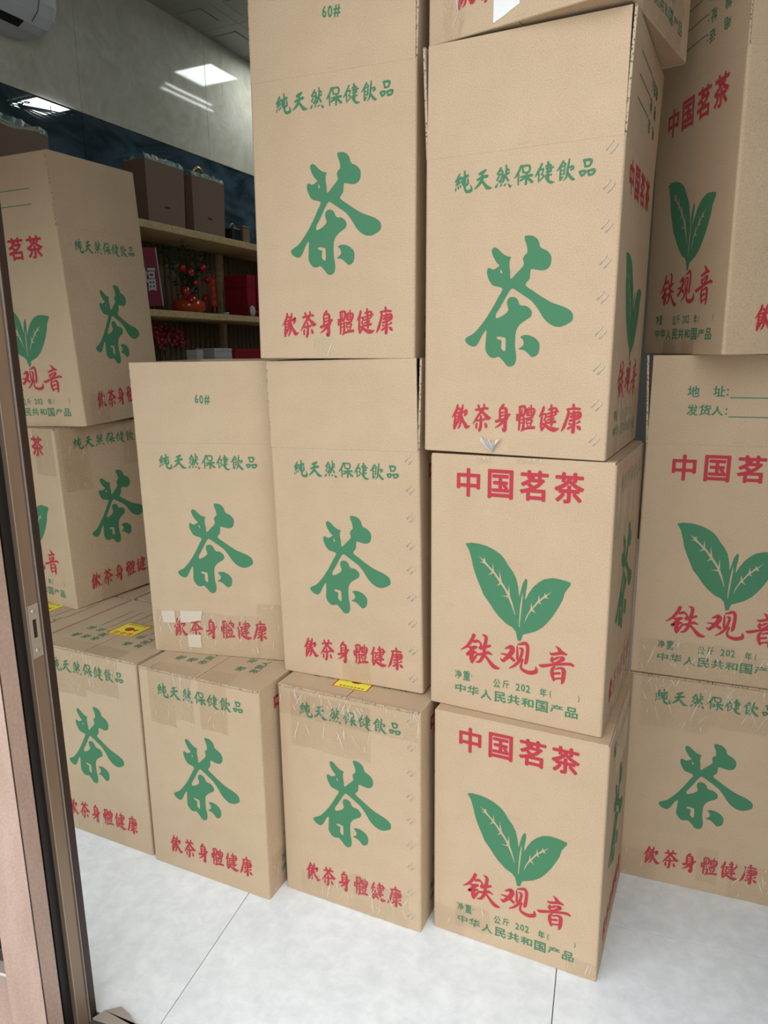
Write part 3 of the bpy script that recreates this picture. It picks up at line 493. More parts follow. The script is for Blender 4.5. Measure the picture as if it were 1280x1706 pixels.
m_ = MB(); ribbons(m_, G['natural'], 1.12); P_NAT = flat_mesh(m_, 'green_lettering', M_GREEN)
m_ = MB(); ribbons(m_, G['drink'], 1.15); P_DRK = flat_mesh(m_, 'red_lettering', M_RED)
m_ = MB(); ribbons(m_, G['tieguanyin']); P_TGY = flat_mesh(m_, 'red_lettering', M_RED)
P_TITLE = flat_mesh(typed(G['t_title'], .028), 'red_lettering', M_RED)
P_SMALL = flat_mesh(typed(G['t_small'], .022), 'green_lettering', M_GREEN)
HZ = H-TH   # crease of the open flaps
def shift(rows, dz): return [[r[0], r[1], r[2]-dz*1e4, r[3], r[4]-dz*1e4] for r in rows]
P_60 = flat_mesh(typed(shift(G['t_60'], HZ), .022), 'green_lettering', M_GREEN)
m_ = typed(shift(G['t_send'], HZ), .02)
for (a, z) in ((.180, .7235), (.180, .6785)): m_.add([(a, 0, z-HZ-.0012), (.328, 0, z-HZ-.0012), (.328, 0, z-HZ+.0012), (a, 0, z-HZ+.0012)], [(0, 1, 2, 3)])
P_SEND = flat_mesh(m_, 'green_lettering', M_GREEN)
# receiver block is printed upside down on its flap
m_ = MB(); rows = [('电', '话'), ('地', '址')]
def inv(ch, xc, zc, w, h):   # xc,zc in upright reading frame, turned 180 deg about the flap centre
    glyph(m_, ch, xc-w/2, zc-h/2, xc+w/2, zc+h/2, .02)
for k, row in enumerate((('电', None, '话'), ('地', None, '址'), ('收', '货', '人'))):
    z = .060+.040*(2-k)
    for q_, ch in enumerate(row):
        if ch: inv(ch, .093+.030*q_, z, .027, .026)
    inv(':', .176, z-.003, .004, .016)
    m_.add([(.182, 0, z-.0135), (.325, 0, z-.0135), (.325, 0, z-.011), (.182, 0, z-.011)], [(0, 1, 2, 3)])
m_.v = [(BW-x, y, .213-z) for x, y, z in m_.v]
P_RECV = flat_mesh(m_, 'green_lettering', M_GREEN)

def ring_mesh(W_, D_, h):
    r = .006; o = []; i_ = []
    for cx, cy, a0 in ((W_-r, r, -90), (W_-r, D_-r, 0), (r, D_-r, 90), (r, r, 180)):
        for k in range(4):
            a = R(a0+30*k); o.append((cx+r*math.cos(a), cy+r*math.sin(a))); i_.append((cx+(r-TH)*math.cos(a), cy+(r-TH)*math.sin(a)))
    n = len(o); mb = MB()
    c = .0015
    oi = [(x+(W_/2-x)*c/(W_/2), y+(D_/2-y)*c/(D_/2)) for x, y in o]
    vs_ = [(x, y, 0) for x, y in oi]+[(x, y, c) for x, y in o]+[(x, y, h-c) for x, y in o]+[(x, y, h) for x, y in o]+[(x, y, h) for x, y in i_]+[(x, y, 0) for x, y in i_]
    f = []
    for l in range(5):
        for k in range(n): f.append((l*n+k, l*n+(k+1) % n, (l+1)*n+(k+1) % n, (l+1)*n+k))
    for k in range(n): f.append((5*n+k, 5*n+(k+1) % n, (k+1) % n, k))
    mb.add(vs_, f); return mb
BODY = {}
for ty, (W_, D_) in {'T': (AW, BW), 'L': (BW, AW)}.items():
    BODY[ty] = ring_mesh(W_, D_, HZ).mesh('carton_body', M_KRAFT)
def flap_mesh(w, l):
    mb = MB(); ins = .0035; c = .0002
    v = [(ins, 0, c), (w-ins, 0, c), (w-ins, 0, l), (ins, 0, l), (ins, TH, c), (w-ins, TH, c), (w-ins, TH, l), (ins, TH, l)]
    mb.add(v, [(0, 1, 2, 3), (5, 4, 7, 6)], 0); mb.add(v, [(1, 5, 6, 2), (4, 0, 3, 7), (3, 2, 6, 7)], 1); mb.add(v, [(4, 5, 1, 0)], 0)
    return mb.mesh('flap', [M_KRAFT, M_EDGE])
FM = {('leaf', 1): flap_mesh(BW, .2135), ('tea', 1): flap_mesh(AW, .2135), ('leaf', 0): flap_mesh(BW, .2003)}
BOT = {}
for ty, (W_, D_) in {'T': (AW, BW), 'L': (BW, AW)}.items():
    if ty == 'T': BOT[ty] = [MB().box(TH+.0005, TH+.0005, .0005, W_/2-.001, D_-TH-.0005, TH).mesh('bottom_flap', M_KRAFT), MB().box(W_/2+.001, TH+.0005, .0005, W_-TH-.0005, D_-TH-.0005, TH).mesh('bottom_flap', M_KRAFT)]
    else: BOT[ty] = [MB().box(TH+.0005, TH+.0005, .0005, W_-TH-.0005, D_/2-.001, TH).mesh('bottom_flap', M_KRAFT), MB().box(TH+.0005, D_/2+.001, .0005, W_-TH-.0005, D_-TH-.0005, TH).mesh('bottom_flap', M_KRAFT)]
def side(ty, k):
    W_, D_ = (AW, BW) if ty == 'T' else (BW, AW)
    o = [(0, 0), (W_, 0), (W_, D_), (0, D_)][k]
    return Matrix.Translation((*o, 0)) @ Matrix.Rotation(PI/2*k, 4, 'Z')
EPS = Matrix.Translation((0, -.0005, 0))
def stp(mb_pts=None): pass
_st = MB()
for dx in (-.0042, .0042):
    _st.tube([(dx-.0062, .0006, -.0078-dx*.8), (dx-.0058, -.0013, -.0072-dx*.8), (dx+.0058, -.0013, .0072-dx*.8), (dx+.0062, .0006, .0078-dx*.8)], .0010, 6)
STAPLE = _st.mesh('staple', M_STAPLE)
def tape(parent, ty, k, s0, s1, z0, z1, top=0.0, closed_top=True, M=M_TAPE, seed=0, lift=.0011, name='packing_tape'):
    """strip of tape on side k from s0..s1, z0..z1; 'top' metres of it folded over onto the lid"""
    rn = random.Random(seed+int(s0*1000)+int(z0*777)); n = max(3, int((s1-s0)/.02)); mb = MB()
    rowsz = [z0, z0+(z1-z0)*.33, z0+(z1-z0)*.66, z1]; v = []; nr = 0
    for r_i, z in enumerate(rowsz):
        for i in range(n+1):
            s = s0+(s1-s0)*i/n; jz = rn.uniform(-.003, .003) if r_i == 0 else 0
            v.append((s, -lift-(.0007*rn.random() if 0 < r_i < 3 else 0), z+jz))
        nr += 1
    if top > 0:
        for t in (.0, .5, 1.0):
            for i in range(n+1):
                s = s0+(s1-s0)*i/n
                v.append((s, -lift+(lift+top)*t if t else -lift*.3, H+lift*(1 if t else .7)))
            nr += 1
    f = [(r_*(n+1)+i, r_*(n+1)+i+1, (r_+1)*(n+1)+i+1, (r_+1)*(n+1)+i) for r_ in range(nr-1) for i in range(n)]
    mb.add(v, f, smooth=False)
    nq = len(mb.f); wk = M is M_TAPE_W; cnt = int((s1-s0)*(z1-z0)*(900 if wk else 260))+(2 if wk else 1)
    for _ in range(cnt if z1-z0 > .03 else 3):      # raised strain creases, coloured pale to stand in for glints
        x = rn.uniform(s0+.003, s1-.003); zc = rn.uniform(z0+.004, z1-.004); L_ = min(rn.uniform(.008, .06 if wk else .04), z1-zc, 1)
        a = rn.gauss(0, .35); cur = rn.uniform(-.25, .25); w_ = rn.uniform(.0003, .0008); P = []
        for i in range(6):
            t = i/5; px = x+math.sin(a+cur*t)*L_*t; pz = zc+math.cos(a)*L_*t; ww = w_*math.sin(PI*(.08+.84*t))
            px = min(max(px, s0+.001), s1-.001); P += [(px-ww, -lift-.0012, pz), (px+ww, -lift-.0012, pz)]
        mb.add(P, [(2*i, 2*i+1, 2*i+3, 2*i+2) for i in range(5)], 1)
    me = bpy.data.meshes.new(name); me.from_pydata(mb.v, [], mb.f); me.materials.append(M); me.materials.append(M_CREASE_GLINT)
    for p_, mi in zip(me.polygons, mb.m): p_.material_index = mi
    me.update()
    return link(name, me, parent, side(ty, k))
def sticker(parent, M):
    s = MB().box(0, 0, 0, .100, .066, .0006).obj('sticker', M_YEL, parent, M)
    return s
def sticker_full(parent, M, w=.098, h=.098):
    s = MB().bbox(0, 0, 0, w, h, .0007, .0002).obj('sticker', M_YEL, parent, M)
    fr = MB(); b = .0035
    for q_ in ((0, 0, w, b), (0, h-b, w, h), (0, b, b, h-b), (w-b, b, w, h-b)): fr.box(q_[0], q_[1], .0007, q_[2], q_[3], .0009)
    # emblem and the three dark blocks of the print
    fr.add([(w*.47+.016*math.cos(2*PI*i/16), h*.52+.014*math.sin(2*PI*i/16), .00095) for i in range(16)], [tuple(range(16))])
    fr.add([(w*.47+.014, h*.52, .00096), (w*.47+.030, h*.62, .00096), (w*.47+.030, h*.42, .00096)], [(0, 2, 1)])
    for i in range(3):
        x = w*.16+i*w*.27
        for q_ in ((0, 0, .017, .003), (0, .013, .017, .016), (0, .003, .003, .013), (.014, .003, .017, .013), (.006, .006, .011, .010)):
            fr.box(x+q_[0], h*.10+q_[1], .0007, x+q_[2], h*.10+q_[3], .00095)
    fr.obj('sticker_print', M_STR, s)
    g_ = MB()
    for i in range(7): g_.box(w*.12+i*.0105, h*.84, .0007, w*.12+i*.0105+.0075, h*.84+.007, .0009)
    g_.obj('sticker_print', M_STG, s)
    return s
CARTONS = {
 'A1':('T',0,0,-0.6998,1.8647,-25.30,-0.0000,0.00,0.00,1),
 'B1':('T',0,0,-0.6899,1.8513,-25.03,0.0000,0,0,0),
 'C1':('T',0,0,-0.2845,1.7316,-24.95,0.0000,0,0,0),
 'R1a':('L',0,0,0.1149,1.5852,-25.62,0.0000,0,0,0),
 'R1b':('L',1,0,0.1078,1.6240,-26.92,0.0010,0,0,0),
 'D1':('T',0,0,0.6520,1.7740,-20.82,0,0,0,0),
 'B2':('T',1,0,-0.6730,1.9595,-12.80,0.000,0.7,-0.15,0),
 'C2':('T',1,0,-0.2770,1.8148,-23.68,0.000,0.70,-0.65,0),
 'D2':('L',1,0,0.6510,1.7780,-20.50,0.003,0.1,0.3,0),
 'A2':('L',1,0,-1.0477,2.3115,-31.67,0.000,1.4,-0.3,1),
 'A3':('L',2,0,-0.9591,2.3246,-19.74,0.005,2.6,-1.2,1),
 'C3':('T',2,1,-0.3005,1.8022,-22.10,0.006,-0.3,0.6,0),
 'D3':('L',2,1,0.7468,1.6086,-86.38,0.001,0.4,0.6,1),
 'R1c':('T',2,0,0.0933,1.6291,-27.12,0.0075,0.5,0.6,0),
 'R1d':('T',3,1,0.1024,1.6413,-36.53,0.0110,-0.3,0.3,0),
 'A0':('T',0,0,-1.0720,2.0420,-25.30,0,0,0,1),
 'A1b':('T',0,0,-0.5180,2.2470,-25.30,0,0,0,1),
 'A0b':('T',0,0,-0.8930,2.4200,-25.30,0,0,0,1),
}
OPEN = {'B2', 'C2', 'C3', 'D2', 'A3', 'R1c', 'D3'}
SIXTY_FRONT = {'B2', 'C3'}
RECV = {'D3': 0, 'A3': 2, 'D2': 2, 'R1c': 1}     # side whose flap carries the upside down receiver block
LABEL = {
 'A1': 'taped floor carton partly behind the door post, whole yellow sticker on its lid',
 'B1': 'closed floor carton directly under the open carton marked 60# with torn tape',
 'C1': 'closed stapled floor carton with crinkled tape along its whole upper front edge',
 'R1a': 'closed carton with green leaf emblem standing on the floor at the front corner',
 'R1b': 'closed carton with green leaf emblem in the middle of the front stack',
 'D1': 'closed carton with green tea character on the floor at the right edge of the photo',
 'B2': 'open carton marked 60# with torn shiny tape at its foot, flaps up',
 'C2': 'open carton with stapled right edge in the middle of the centre stack',
 'D2': 'open carton with leaf emblem and address lines at the right edge, flaps up',
 'A2': 'closed carton turned corner-on, directly beneath the open one of the left stack',
 'A3': 'open carton turned corner-on at the top of the left stack, flaps up',
 'C3': 'tall open carton marked 60# at the top of the centre stack',
 'D3': 'open carton at top right with a shaded leaf emblem side',
 'R1c': 'open carton with stapled right edge, third up in the front stack',
 'R1d': 'taped carton with white tape patches, topmost on the front stack',
 'A0': 'carton lid mostly hidden behind the door post, yellow sticker peeping out beside it',
 'A1b': 'carton lid in the rear row behind the stickered one, right one of the two',
 'A0b': 'carton in the rear row beneath the left stack, almost wholly covered',
}
cart = {}
for nm, (ty, nh, nf, x, y, yaw, dz, tx_, ty_, ref) in CARTONS.items():
    W_, D_ = (AW, BW) if ty == 'T' else (BW, AW)
    M = Matrix.Translation((x, y, nh*H+nf*FL+dz)) @ Matrix.Rotation(R(yaw), 4, 'Z') @ Matrix.Rotation(R(tx_), 4, 'X') @ Matrix.Rotation(R(ty_), 4, 'Y') @ Matrix.Translation((-ref*W_, 0, 0))
    e = tag(empty('tea_carton', M), LABEL[nm], 'box', 'printed tea cartons stacked in the shop'); cart[nm] = (e, ty)
    link('carton_body', BODY[ty], e)
    for bm_ in BOT[ty]: link('bottom_flap', bm_, e)
    teas = (0, 2) if ty == 'T' else (1, 3); leaves = (1, 3) if ty == 'T' else (0, 2)
    for k in (0, 1):
        S_ = side(ty, k) @ EPS
        if k in teas:
            link('tea_character', P_TEA, e, S_); link('green_lettering', P_NAT, e, S_); link('red_lettering', P_DRK, e, S_)
        else:
            link('leaf_emblem', P_LEAF, e, S_); link('red_lettering', P_TITLE, e, S_); link('red_lettering', P_TGY, e, S_); link('green_lettering', P_SMALL, e, S_)
    rc = RECV.get(nm, leaves[1])
    if nm in OPEN:
        ang = {'R1c': [1.0, -1.5, 0, -2.5], 'C2': [.3, -2.5, 0, 0], 'C3': [.3, -1.2, 0, 0], 'B2': [0, -1, 1.5, 0], 'A3': [2.5, .2, 0, 0], 'D2': [0, 0, 0, -3.0], 'D3': [0, 0, 0, 0]}[nm]
        for k in range(4):
            kind = 'tea' if k in teas else 'leaf'
            f_ = link('flap', FM[(kind, 1)], e, side(ty, k) @ Matrix.Translation((0, 0, HZ)) @ Matrix.Rotation(R(-ang[k]), 4, 'X'))
            if kind == 'leaf': link('address_lettering', P_RECV if k == rc else P_SEND, f_, EPS)
            elif k == 0 and nm in SIXTY_FRONT or (k == 2 and nm not in SIXTY_FRONT): link('size_lettering', P_60, f_, EPS)
    else:
        for k in leaves:
            f_ = link('flap', FM[('leaf', 0)], e, side(ty, k) @ Matrix.Translation((0, 0, H)) @ Matrix.Rotation(R(-90), 4, 'X'))
            link('address_lettering', P_RECV if k == rc else P_SEND, f_, EPS)
for nm in ('C1', 'C2', 'R1c'):
    e, ty = cart[nm]
    for z in (.591, .522, .453, .386, .321, .252, .186, .115, .040):
        link('staple', STAPLE, e, side(ty, 0) @ Matrix.Translation((.3785+random.uniform(-.001, .001), 0, z+random.uniform(-.003, .003))))
def T(nm, k, *a, **kw): return tape(cart[nm][0], cart[nm][1], k, *a, **kw)
# clear tape, as the photograph shows it
T('A1', 0, .06, .20, .47, H, top=.06); T('A1', 0, .20, .33, .495, H, top=.06, M=M_TAPE_W); T('A1', 0, .10, .3, 0.001, .07, seed=5)
T('B1', 0, .035, .125, .455, H, top=.05); T('B1', 0, .125, .19, .48, H, top=.05, M=M_TAPE_W); T('B1', 0, .21, .30, .47, H, top=.06); T('B1', 1, .02, .16, .001, .12, M=M_TAPE_W)
T('C1', 0, .004, .399, .535, H, top=.012, M=M_TAPE_W); T('C1', 0, .04, .27, .45, .60, seed=3, lift=.0018, M=M_TAPE_W); T('C1', 0, .195, .247, .001, .115, M=M_TAPE, seed=9); T('C1', 0, .05, .19, .001, .075, M=M_TAPE_W, seed=4); T('C1', 0, .25, .37, .001, .10, seed=8, M=M_TAPE_W)
T('R1a', 0, .002, .085, .001, .075); T('R1a', 0, .06, .15, .03, .10, seed=6, lift=.0018); T('R1a', 0, .34, .41, .001, .045, M=M_TAPE_W)
T('R1a', 1, .1, .32, .46, H, top=.05, M=M_TAPE_W)
T('R1b', 0, .11, .15, H-.018, H, top=.05, M=M_TAPE_W); T('R1b', 0, .20, .26, H-.012, H, top=.05); T('R1b', 1, .02, .38, .44, H, top=.02, M=M_TAPE_W); T('R1b', 1, .10, .38, .001, .13, M=M_TAPE_W)
T('B2', 0, .012, .215, .001, .128, M=M_TAPE_W); T('B2', 0, .215, .33, .001, .125, M=M_TAPE_W, seed=2, lift=.0016); T('B2', 0, .325, .401, .001, .165, seed=7)
T('C3', 0, .15, .20, .001, .05); T('C3', 1, .08, .26, .001, .10, M=M_TAPE_W)
T('C2', 0, .18, .26, .001, .06, seed=3); T('C2', 1, .06, .30, .001, .15, M=M_TAPE_W)
T('D1', 0, .03, .20, .47, H, top=.02, M=M_TAPE_W); T('D1', 0, .20, .39, .49, H, top=.02, M=M_TAPE_W, seed=5); T('D1', 0, .01, .10, .001, .09); T('D1', 0, .20, .255, .03, .135, seed=3, lift=.0017); T('D1', 0, .28, .39, .001, .11, M=M_TAPE_W)
T('D2', 0, .02, .25, .001, .10, M=M_TAPE_W); T('D2', 0, .25, .40, .001, .08, M=M_TAPE_W, seed=4)
T('R1c', 1, .08, .36, .001, .13, M=M_TAPE_W); T('R1d', 0, .035, .085, .001, .45, M=M_TAPE_W)
T('A2', 1, .02, .12, .40, H, top=.03); T('A2', 1, .10, .20, .001, .10); T('A2', 1, .26, .40, .46, H, top=.02); T('A2', 0, .30, .40, .46, H, top=.03)
T('A3', 1, .03, .12, .001, .10, M=M_TAPE_W); T('A3', 1, .28, .40, .001, .10); T('D3', 0, .12, .19, .001, .035); T('D3', 0, .22, .28, .001, .035)
T('R1d', 1, .10, .35, .001, .16, M=M_TAPE_W)
# white torn tape: two patches on the top carton, a tuft on the tilted one
def patch(nm, k, P, lift=.0016, M=M_WHITE_TAPE, name='white_tape_patch'):
    mb = MB(); n = len(P); mb.add([(a, -lift, b) for a, b in P]+[(a, -.0003, b) for a, b in P], [tuple(range(n))]+[(i, (i+1) % n, n+(i+1) % n, n+i) for i in range(n)])
    return mb.obj(name, M, cart[nm][0], side(cart[nm][1], k))
patch('R1d', 0, [(.150, .008), (.172, .015), (.188, .022), (.205, .028), (.205, .070), (.150, .066)])
patch('R1d', 0, [(.285, .030), (.312, .032), (.340, .045), (.340, .072), (.285, .066)])
tf = MB(); rnd = random.Random(11)
for i in range(9):
    a = -1.2+.28*i; L_ = .022+.012*rnd.random()
    tf.add([(0, -.001, 0), (.006*math.cos(a), -.008, .004), (L_*math.sin(a)*.8, -.004-.006*rnd.random(), L_), (L_*math.sin(a)*.8-.006, -.002, L_*.9)], [(0, 1, 2, 3)])
tf.obj('tape_tuft', M_WHITE_TAPE, cart['R1c'][0], side('T', 0) @ Matrix.Translation((.160, 0, .004)))
patch('B2', 0, [(.035, .090), (.075, .092), (.074, .128), (.033, .126)], lift=.0024, M=M_MILKY, name='milky_tape_patch')
patch('B2', 0, [(.090, .093), (.12, .096), (.155, .105), (.16, .133), (.092, .129)], lift=.0024, M=M_MILKY, name='milky_tape_patch')
patch('B2', 0, [(.11, .02), (.15, .02), (.15, .06), (.11, .058)], lift=.0024, M=M_MILKY, name='milky_tape_patch')
# yellow stickers on the lids
sticker_full(cart['A1'][0], Matrix.Translation((.150, .140, H)), .100, .096)
sticker_full(cart['A0'][0], Matrix.Translation((.140, .175, H)), .100, .096)
sticker_full(cart['C1'][0], Matrix.Translation((.236, .142, H)) @ Matrix.Rotation(PI, 4, 'Z'), .100, .096)

# ============================================================ BACKGROUND: shelf, goods, air conditioner
def RM(x, y, z, rz=0): return ROOM @ Matrix.Translation((x, y, z)) @ Matrix.Rotation(R(rz), 4, 'Z')
sh = tag(empty('wooden_shelf', RM(XW, 1.45, 0)), 'pale wooden wall shelf with bamboo slat backing under the dark glass band', 'shelf')
for z0, z1 in ((1.996, 2.028), (1.627, 1.657), (1.23, 1.26), (.83, .86)):
    MB().bbox(.004, 0, z0, .30, 3.2, z1, .002).obj('shelf_board', M_WOOD, sh)
for yy in (.0, 1.93, 3.17):
    MB().bbox(.004, yy, 0, .05, yy+.03, 1.995, .002).obj('upright', M_WOOD, sh)
sl_me = MB().tube([(0, 0, 0), (0, 0, .362)], .0175, 8).mesh('slat', M_SLAT)
sl2 = MB().tube([(0, 0, 0), (0, 0, .36)], .0175, 8).mesh('slat', M_SLAT)
for k in range(76):
    yy = .045+.041*k
    if any(abs(yy-u-.015) < .036 for u in (.0, 1.93, 3.17)): continue
    link('slat', sl_me, sh, Matrix.Translation((.022, yy, 1.6585+.0)) @ Matrix.Scale(.93, 4, (0, 0, 1)))
    link('slat', sl2, sh, Matrix.Translation((.022, yy, 1.263)))
MB().tube([(.05, 1.06, 1.50), (.16, 1.06, 1.625)], .005, 6).obj('bracket', M_WPLAST, sh)

def gift_bag(y, x, w, d, h, lab, rz=0, handle='flat'):
    e = tag(empty('gift_bag', RM(x, y, 2.0285, rz)), lab, 'bag', 'brown gift bags on top of the shelf')
    b = MB(); t = .006
    b.add([(0, 0, 0), (d, 0, 0), (d, w, 0), (0, w, 0), (-t, -t, h), (d+t, -t, h), (d+t, w+t, h), (-t, w+t, h)], [(0, 3, 2, 1), (0, 1, 5, 4), (1, 2, 6, 5), (2, 3, 7, 6), (3, 0, 4, 7), (4, 5, 6, 7)])
    b.add([(d*.5, -.0012, .0), (d*.5+.003, -.0012, 0), (d*.5+.003, -t-.0012, h), (d*.5, -t-.0012, h)], [(0, 1, 2, 3)])
    b.obj('bag_body', M_BAG, e)
    c = MB(); rn = random.Random(int(y*100)); n = 18
    for side_ in range(2):
        x_ = d+t+.001 if side_ == 0 else .002
        v = []
        for i in range(n+1):
            yy = -t+(w+2*t)*i/n; v += [(x_, yy, h-.004), (x_-.004+rn.uniform(-.006, .004), yy, h+.016+rn.uniform(-.006, .008))]
        c.add(v, [(2*i, 2*i+2, 2*i+3, 2*i+1) for i in range(n)])
    v = []
    for i in range(n+1):
        yy = -t+(w+2*t)*i/n
        for j in range(5): v.append((d*j/4, yy, h+.010+rn.uniform(-.006, .010)))
    c.add(v, [(i*5+j, i*5+j+1, (i+1)*5+j+1, (i+1)*5+j) for i in range(n) for j in range(4)])
    v = [(d*j/4, -t-.001, h+zz) for zz in (-.004, .018) for j in range(5)]; c.add(v, [(j, j+1, 6+j, 5+j) for j in range(4)])
    c.obj('cloth_wrap', M_TRIM, e)
    hd = MB()
    if handle == 'hoop':
        hd.tube([(d*.6, w*.22+w*.5*i/8, h+.012+.040*math.sin(PI*i/8)) for i in range(9)], .007, 8); hd.obj('handle', M_GOLD, e)
    elif handle == 'cord':
        hd.tube([(d+.004, w*.1+w*.75*i/10, h+.012-.030*math.sin(PI*i/10)) for i in range(11)], .0045, 7); hd.tube([(d+.006, w*.2+w*.72*i/10, h+.008-.018*math.sin(PI*i/10)) for i in range(11)], .004, 7); hd.obj('handle', M_ROPE, e)
    else:
        hd.tube([(d*.6, w*.3+w*.4*i/6, h+.022+.004*math.sin(PI*i/6)) for i in range(7)], .004, 6); hd.obj('handle', M_GOLD, e)
    pm = MB()
    for i in range(3): pm.box(d+t*.3, w*.45+i*.011, h*.28, d+t*.3+.0008, w*.45+i*.011+.008, h*.28+.009)
    pm.obj('print_mark', M_DARK, e)
    return e
gift_bag(2.60, XW+.16, .240, .11, .262, 'brown gift bag with teal patterned top, left one of the two beside the centre stack', handle='flat')
gift_bag(2.905, XW+.16, .235, .11, .258, 'brown gift bag with a gold hoop handle on its teal patterned top', handle='hoop')
gift_bag(1.75, XW+.17, .37, .11, .240, 'brown gift bag with pale cord handle behind the top left carton', rz=9, handle='cord')
e = tag(empty('dark_pouch', RM(XW+.12, 3.24, 2.0285)), 'small black pouch with loop handle on the shelf top at the right', 'bag')
MB().bbox(0, 0, 0, .13, .075, .075, .01).obj('pouch_body', M_DARK, e)
MB().tube([(.1, .01+.055*i/8, .075+.022*math.sin(PI*i/8)) for i in range(9)], .003, 6).obj('handle', M_ROPE, e)
e = tag(empty('small_carton', RM(XW+.12, 3.34, 2.0285)), 'small brown upright box next to the black pouch on the shelf top', 'box')
MB().bbox(0, 0, 0, .12, .06, .085, .002).obj('box_body', M_BAG, e); MB().bbox(-.001, -.001, .086, .121, .061, .095, .002).obj('lid', M_BAG, e)
# middle shelf goods (z 1.6575)
Z2 = 1.6575
e = tag(empty('gift_folder', RM(XW+.25, 2.45, Z2)), 'dark red flat gift box leaning with a pale character, beside the left stack', 'gift box')
tilt = Matrix.Rotation(R(12), 4, 'X')
MB().bbox(0, 0, 0, .014, .205, .245, .002).obj('box_face', M_REDD, e, Matrix.Translation((0, 0, 0)) @ Matrix.Shear('XZ', 4, (0, 0)) @ Matrix(((1,0,0,0),(0,1,-.20,0),(0,0,1,0),(0,0,0,1))))
MB().bbox(-.002, .206, 0, .016, .211, .245, .001).obj('white_edge', M_WCARD, e, Matrix(((1,0,0,0),(0,1,-.20,0),(0,0,1,0),(0,0,0,1))))
m_ = MB(); glyph(m_, '福', 0, 0, .085, .10, .02)
me = flat_mesh(m_, 'pale_character', M_WCARD)
link('pale_character', me, e, Matrix(((1,0,0,0),(0,1,-.20,0),(0,0,1,0),(0,0,0,1))) @ Matrix.Translation((.0148, .10, .075)) @ Matrix.Rotation(PI/2, 4, 'Z'))
# vase with artificial fruit branches
e = tag(empty('flower_vase', RM(XW+.18, 2.94, Z2)), 'squat glazed orange vase on the middle shelf', 'vase')
MB().lathe([(.0001, 0), (.05, 0), (.072, .014), (.082, .035), (.076, .056), (.055, .070), (.040, .074), (.036, .072), (.0345, .060), (.0001, .055)], 28).obj('vase_body', M_ORANGE, e)
e = tag(empty('artificial_fruit_branch', RM(XW+.18, 2.94, Z2+.056)), 'artificial dark branches with glossy red fruits standing in the orange vase', 'plant')
rn = random.Random(21); tw = MB(); lf = MB()
tips = []
for i in range(9):
    a = -1.0+2.0*i/8; L_ = .19+.07*rn.random()
    pts = [(rn.uniform(-.01, .01)+.02*t*math.cos(i*2.1), math.sin(a)*L_*t*(.6+.5*t)*.75, .002+L_*t*(1.05-.25*abs(a)*t)) for t in (0, .25, .5, .75, 1)]
    tw.tube(pts, [.003, .0028, .0024, .002, .001], 5); tips += pts[1:]
tw.obj('twigs', M_TWIG, e)
for k in range(230):
    p = Vector(rn.choice(tips))+Vector((rn.uniform(-.03, .03), rn.uniform(-.03, .03), rn.uniform(-.03, .03)))
    d_ = Vector((rn.uniform(-1, 1), rn.uniform(-1, 1), rn.uniform(-.4, 1))).normalized(); s_ = d_.orthogonal().normalized()*.007; l_ = .026
    lf.add([p, p+d_*l_*.5+s_, p+d_*l_, p+d_*l_*.5-s_+Vector((0, 0, .003))], [(0, 1, 2, 3)])
tag(lf.obj('foliage', M_LEAFG, e), kind='stuff')
for dy, dz, r_ in ((-.032, .135, .021), (.098, .112, .020), (.062, .165, .019), (-.035, .005, .028), (-.075, .045, .024), (.070, .02, .018), (-.09, .15, .018), (.0, .09, .015)):
    MB().ball((.045, dy, dz), r_, 14, 9).obj('red_fruit', M_BERRY, e)
e = tag(empty('lucky_banner', RM(XW+.27, 2.995, Z2)), 'small red hanging banner with four pale characters right of the orange vase', 'banner')
MB().bbox(0, 0, .035, .004, .042, .175, .001).obj('banner_strip', M_BERRY, e)
m_ = MB()
for i, ch in enumerate('吉祥如意'): glyph(m_, ch, .010, .142-i*.033, .032, .166-i*.033, .01)
link('pale_characters', flat_mesh(m_, 'pale_characters', M_GOLD), e, Matrix.Translation((.0046, 0, 0)) @ Matrix.Rotation(PI/2, 4, 'Z'))
MB().tube([(.002, .021, .175), (.002, .021, .215), (.002, .010, .225)], .0015, 5).obj('hanging_cord', M_REDD, e)
MB().tube([(.002, .021, .0), (.002, .021, .035)], [.012, .004], 7).obj('tassel', M_REDD, e)
def rbox(y, x, w, d, h, lab, z=Z2, m=M_REDBOX, name='gift_box', cat='gift box', group='red gift boxes on the shelf', lidf=.3):
    e = tag(empty(name, RM(x, y, z)), lab, cat, group)
    MB().bbox(0, 0, 0, d, w, h*(1-lidf)-.001, .002).obj('box_base', m, e); MB().bbox(-.001, -.001, h*(1-lidf), d+.001, w+.001, h, .002).obj('lid', m, e); return e
rbox(3.31, XW+.12, .075, .15, .215, 'tall crimson gift box on the middle shelf, narrow one with a lid line')
rbox(3.402, XW+.10, .17, .17, .222, 'wide crimson gift box on the middle shelf, partly hidden by the centre stack')
e = tag(empty('oval_ornament', RM(XW+.285, 3.325, Z2)), 'small cream oval ornament with a green sprig before the red gift box', 'ornament')
MB().lathe([(.0001, 0), (.018, .004), (.026, .025), (.020, .048), (.0001, .058)], 16, M=Matrix.Scale(.35, 4, (1, 0, 0))).obj('oval_body', M_WCARD, e)
MB().tube([(.008, .01, .002), (.012, .02, .02), (.010, .035, .028)], .003, 5).obj('sprig', M_LEAFG, e)
e = tag(empty('small_dish', RM(XW+.26, 3.125, Z2)), 'small pale blue dish lying left of the red gift boxes', 'dish')
MB().lathe([(.0001, 0), (.012, 0), (.020, .012), (.0185, .012), (.011, .003), (.0001, .003)], 18).obj('dish_body', M_DISH, e)
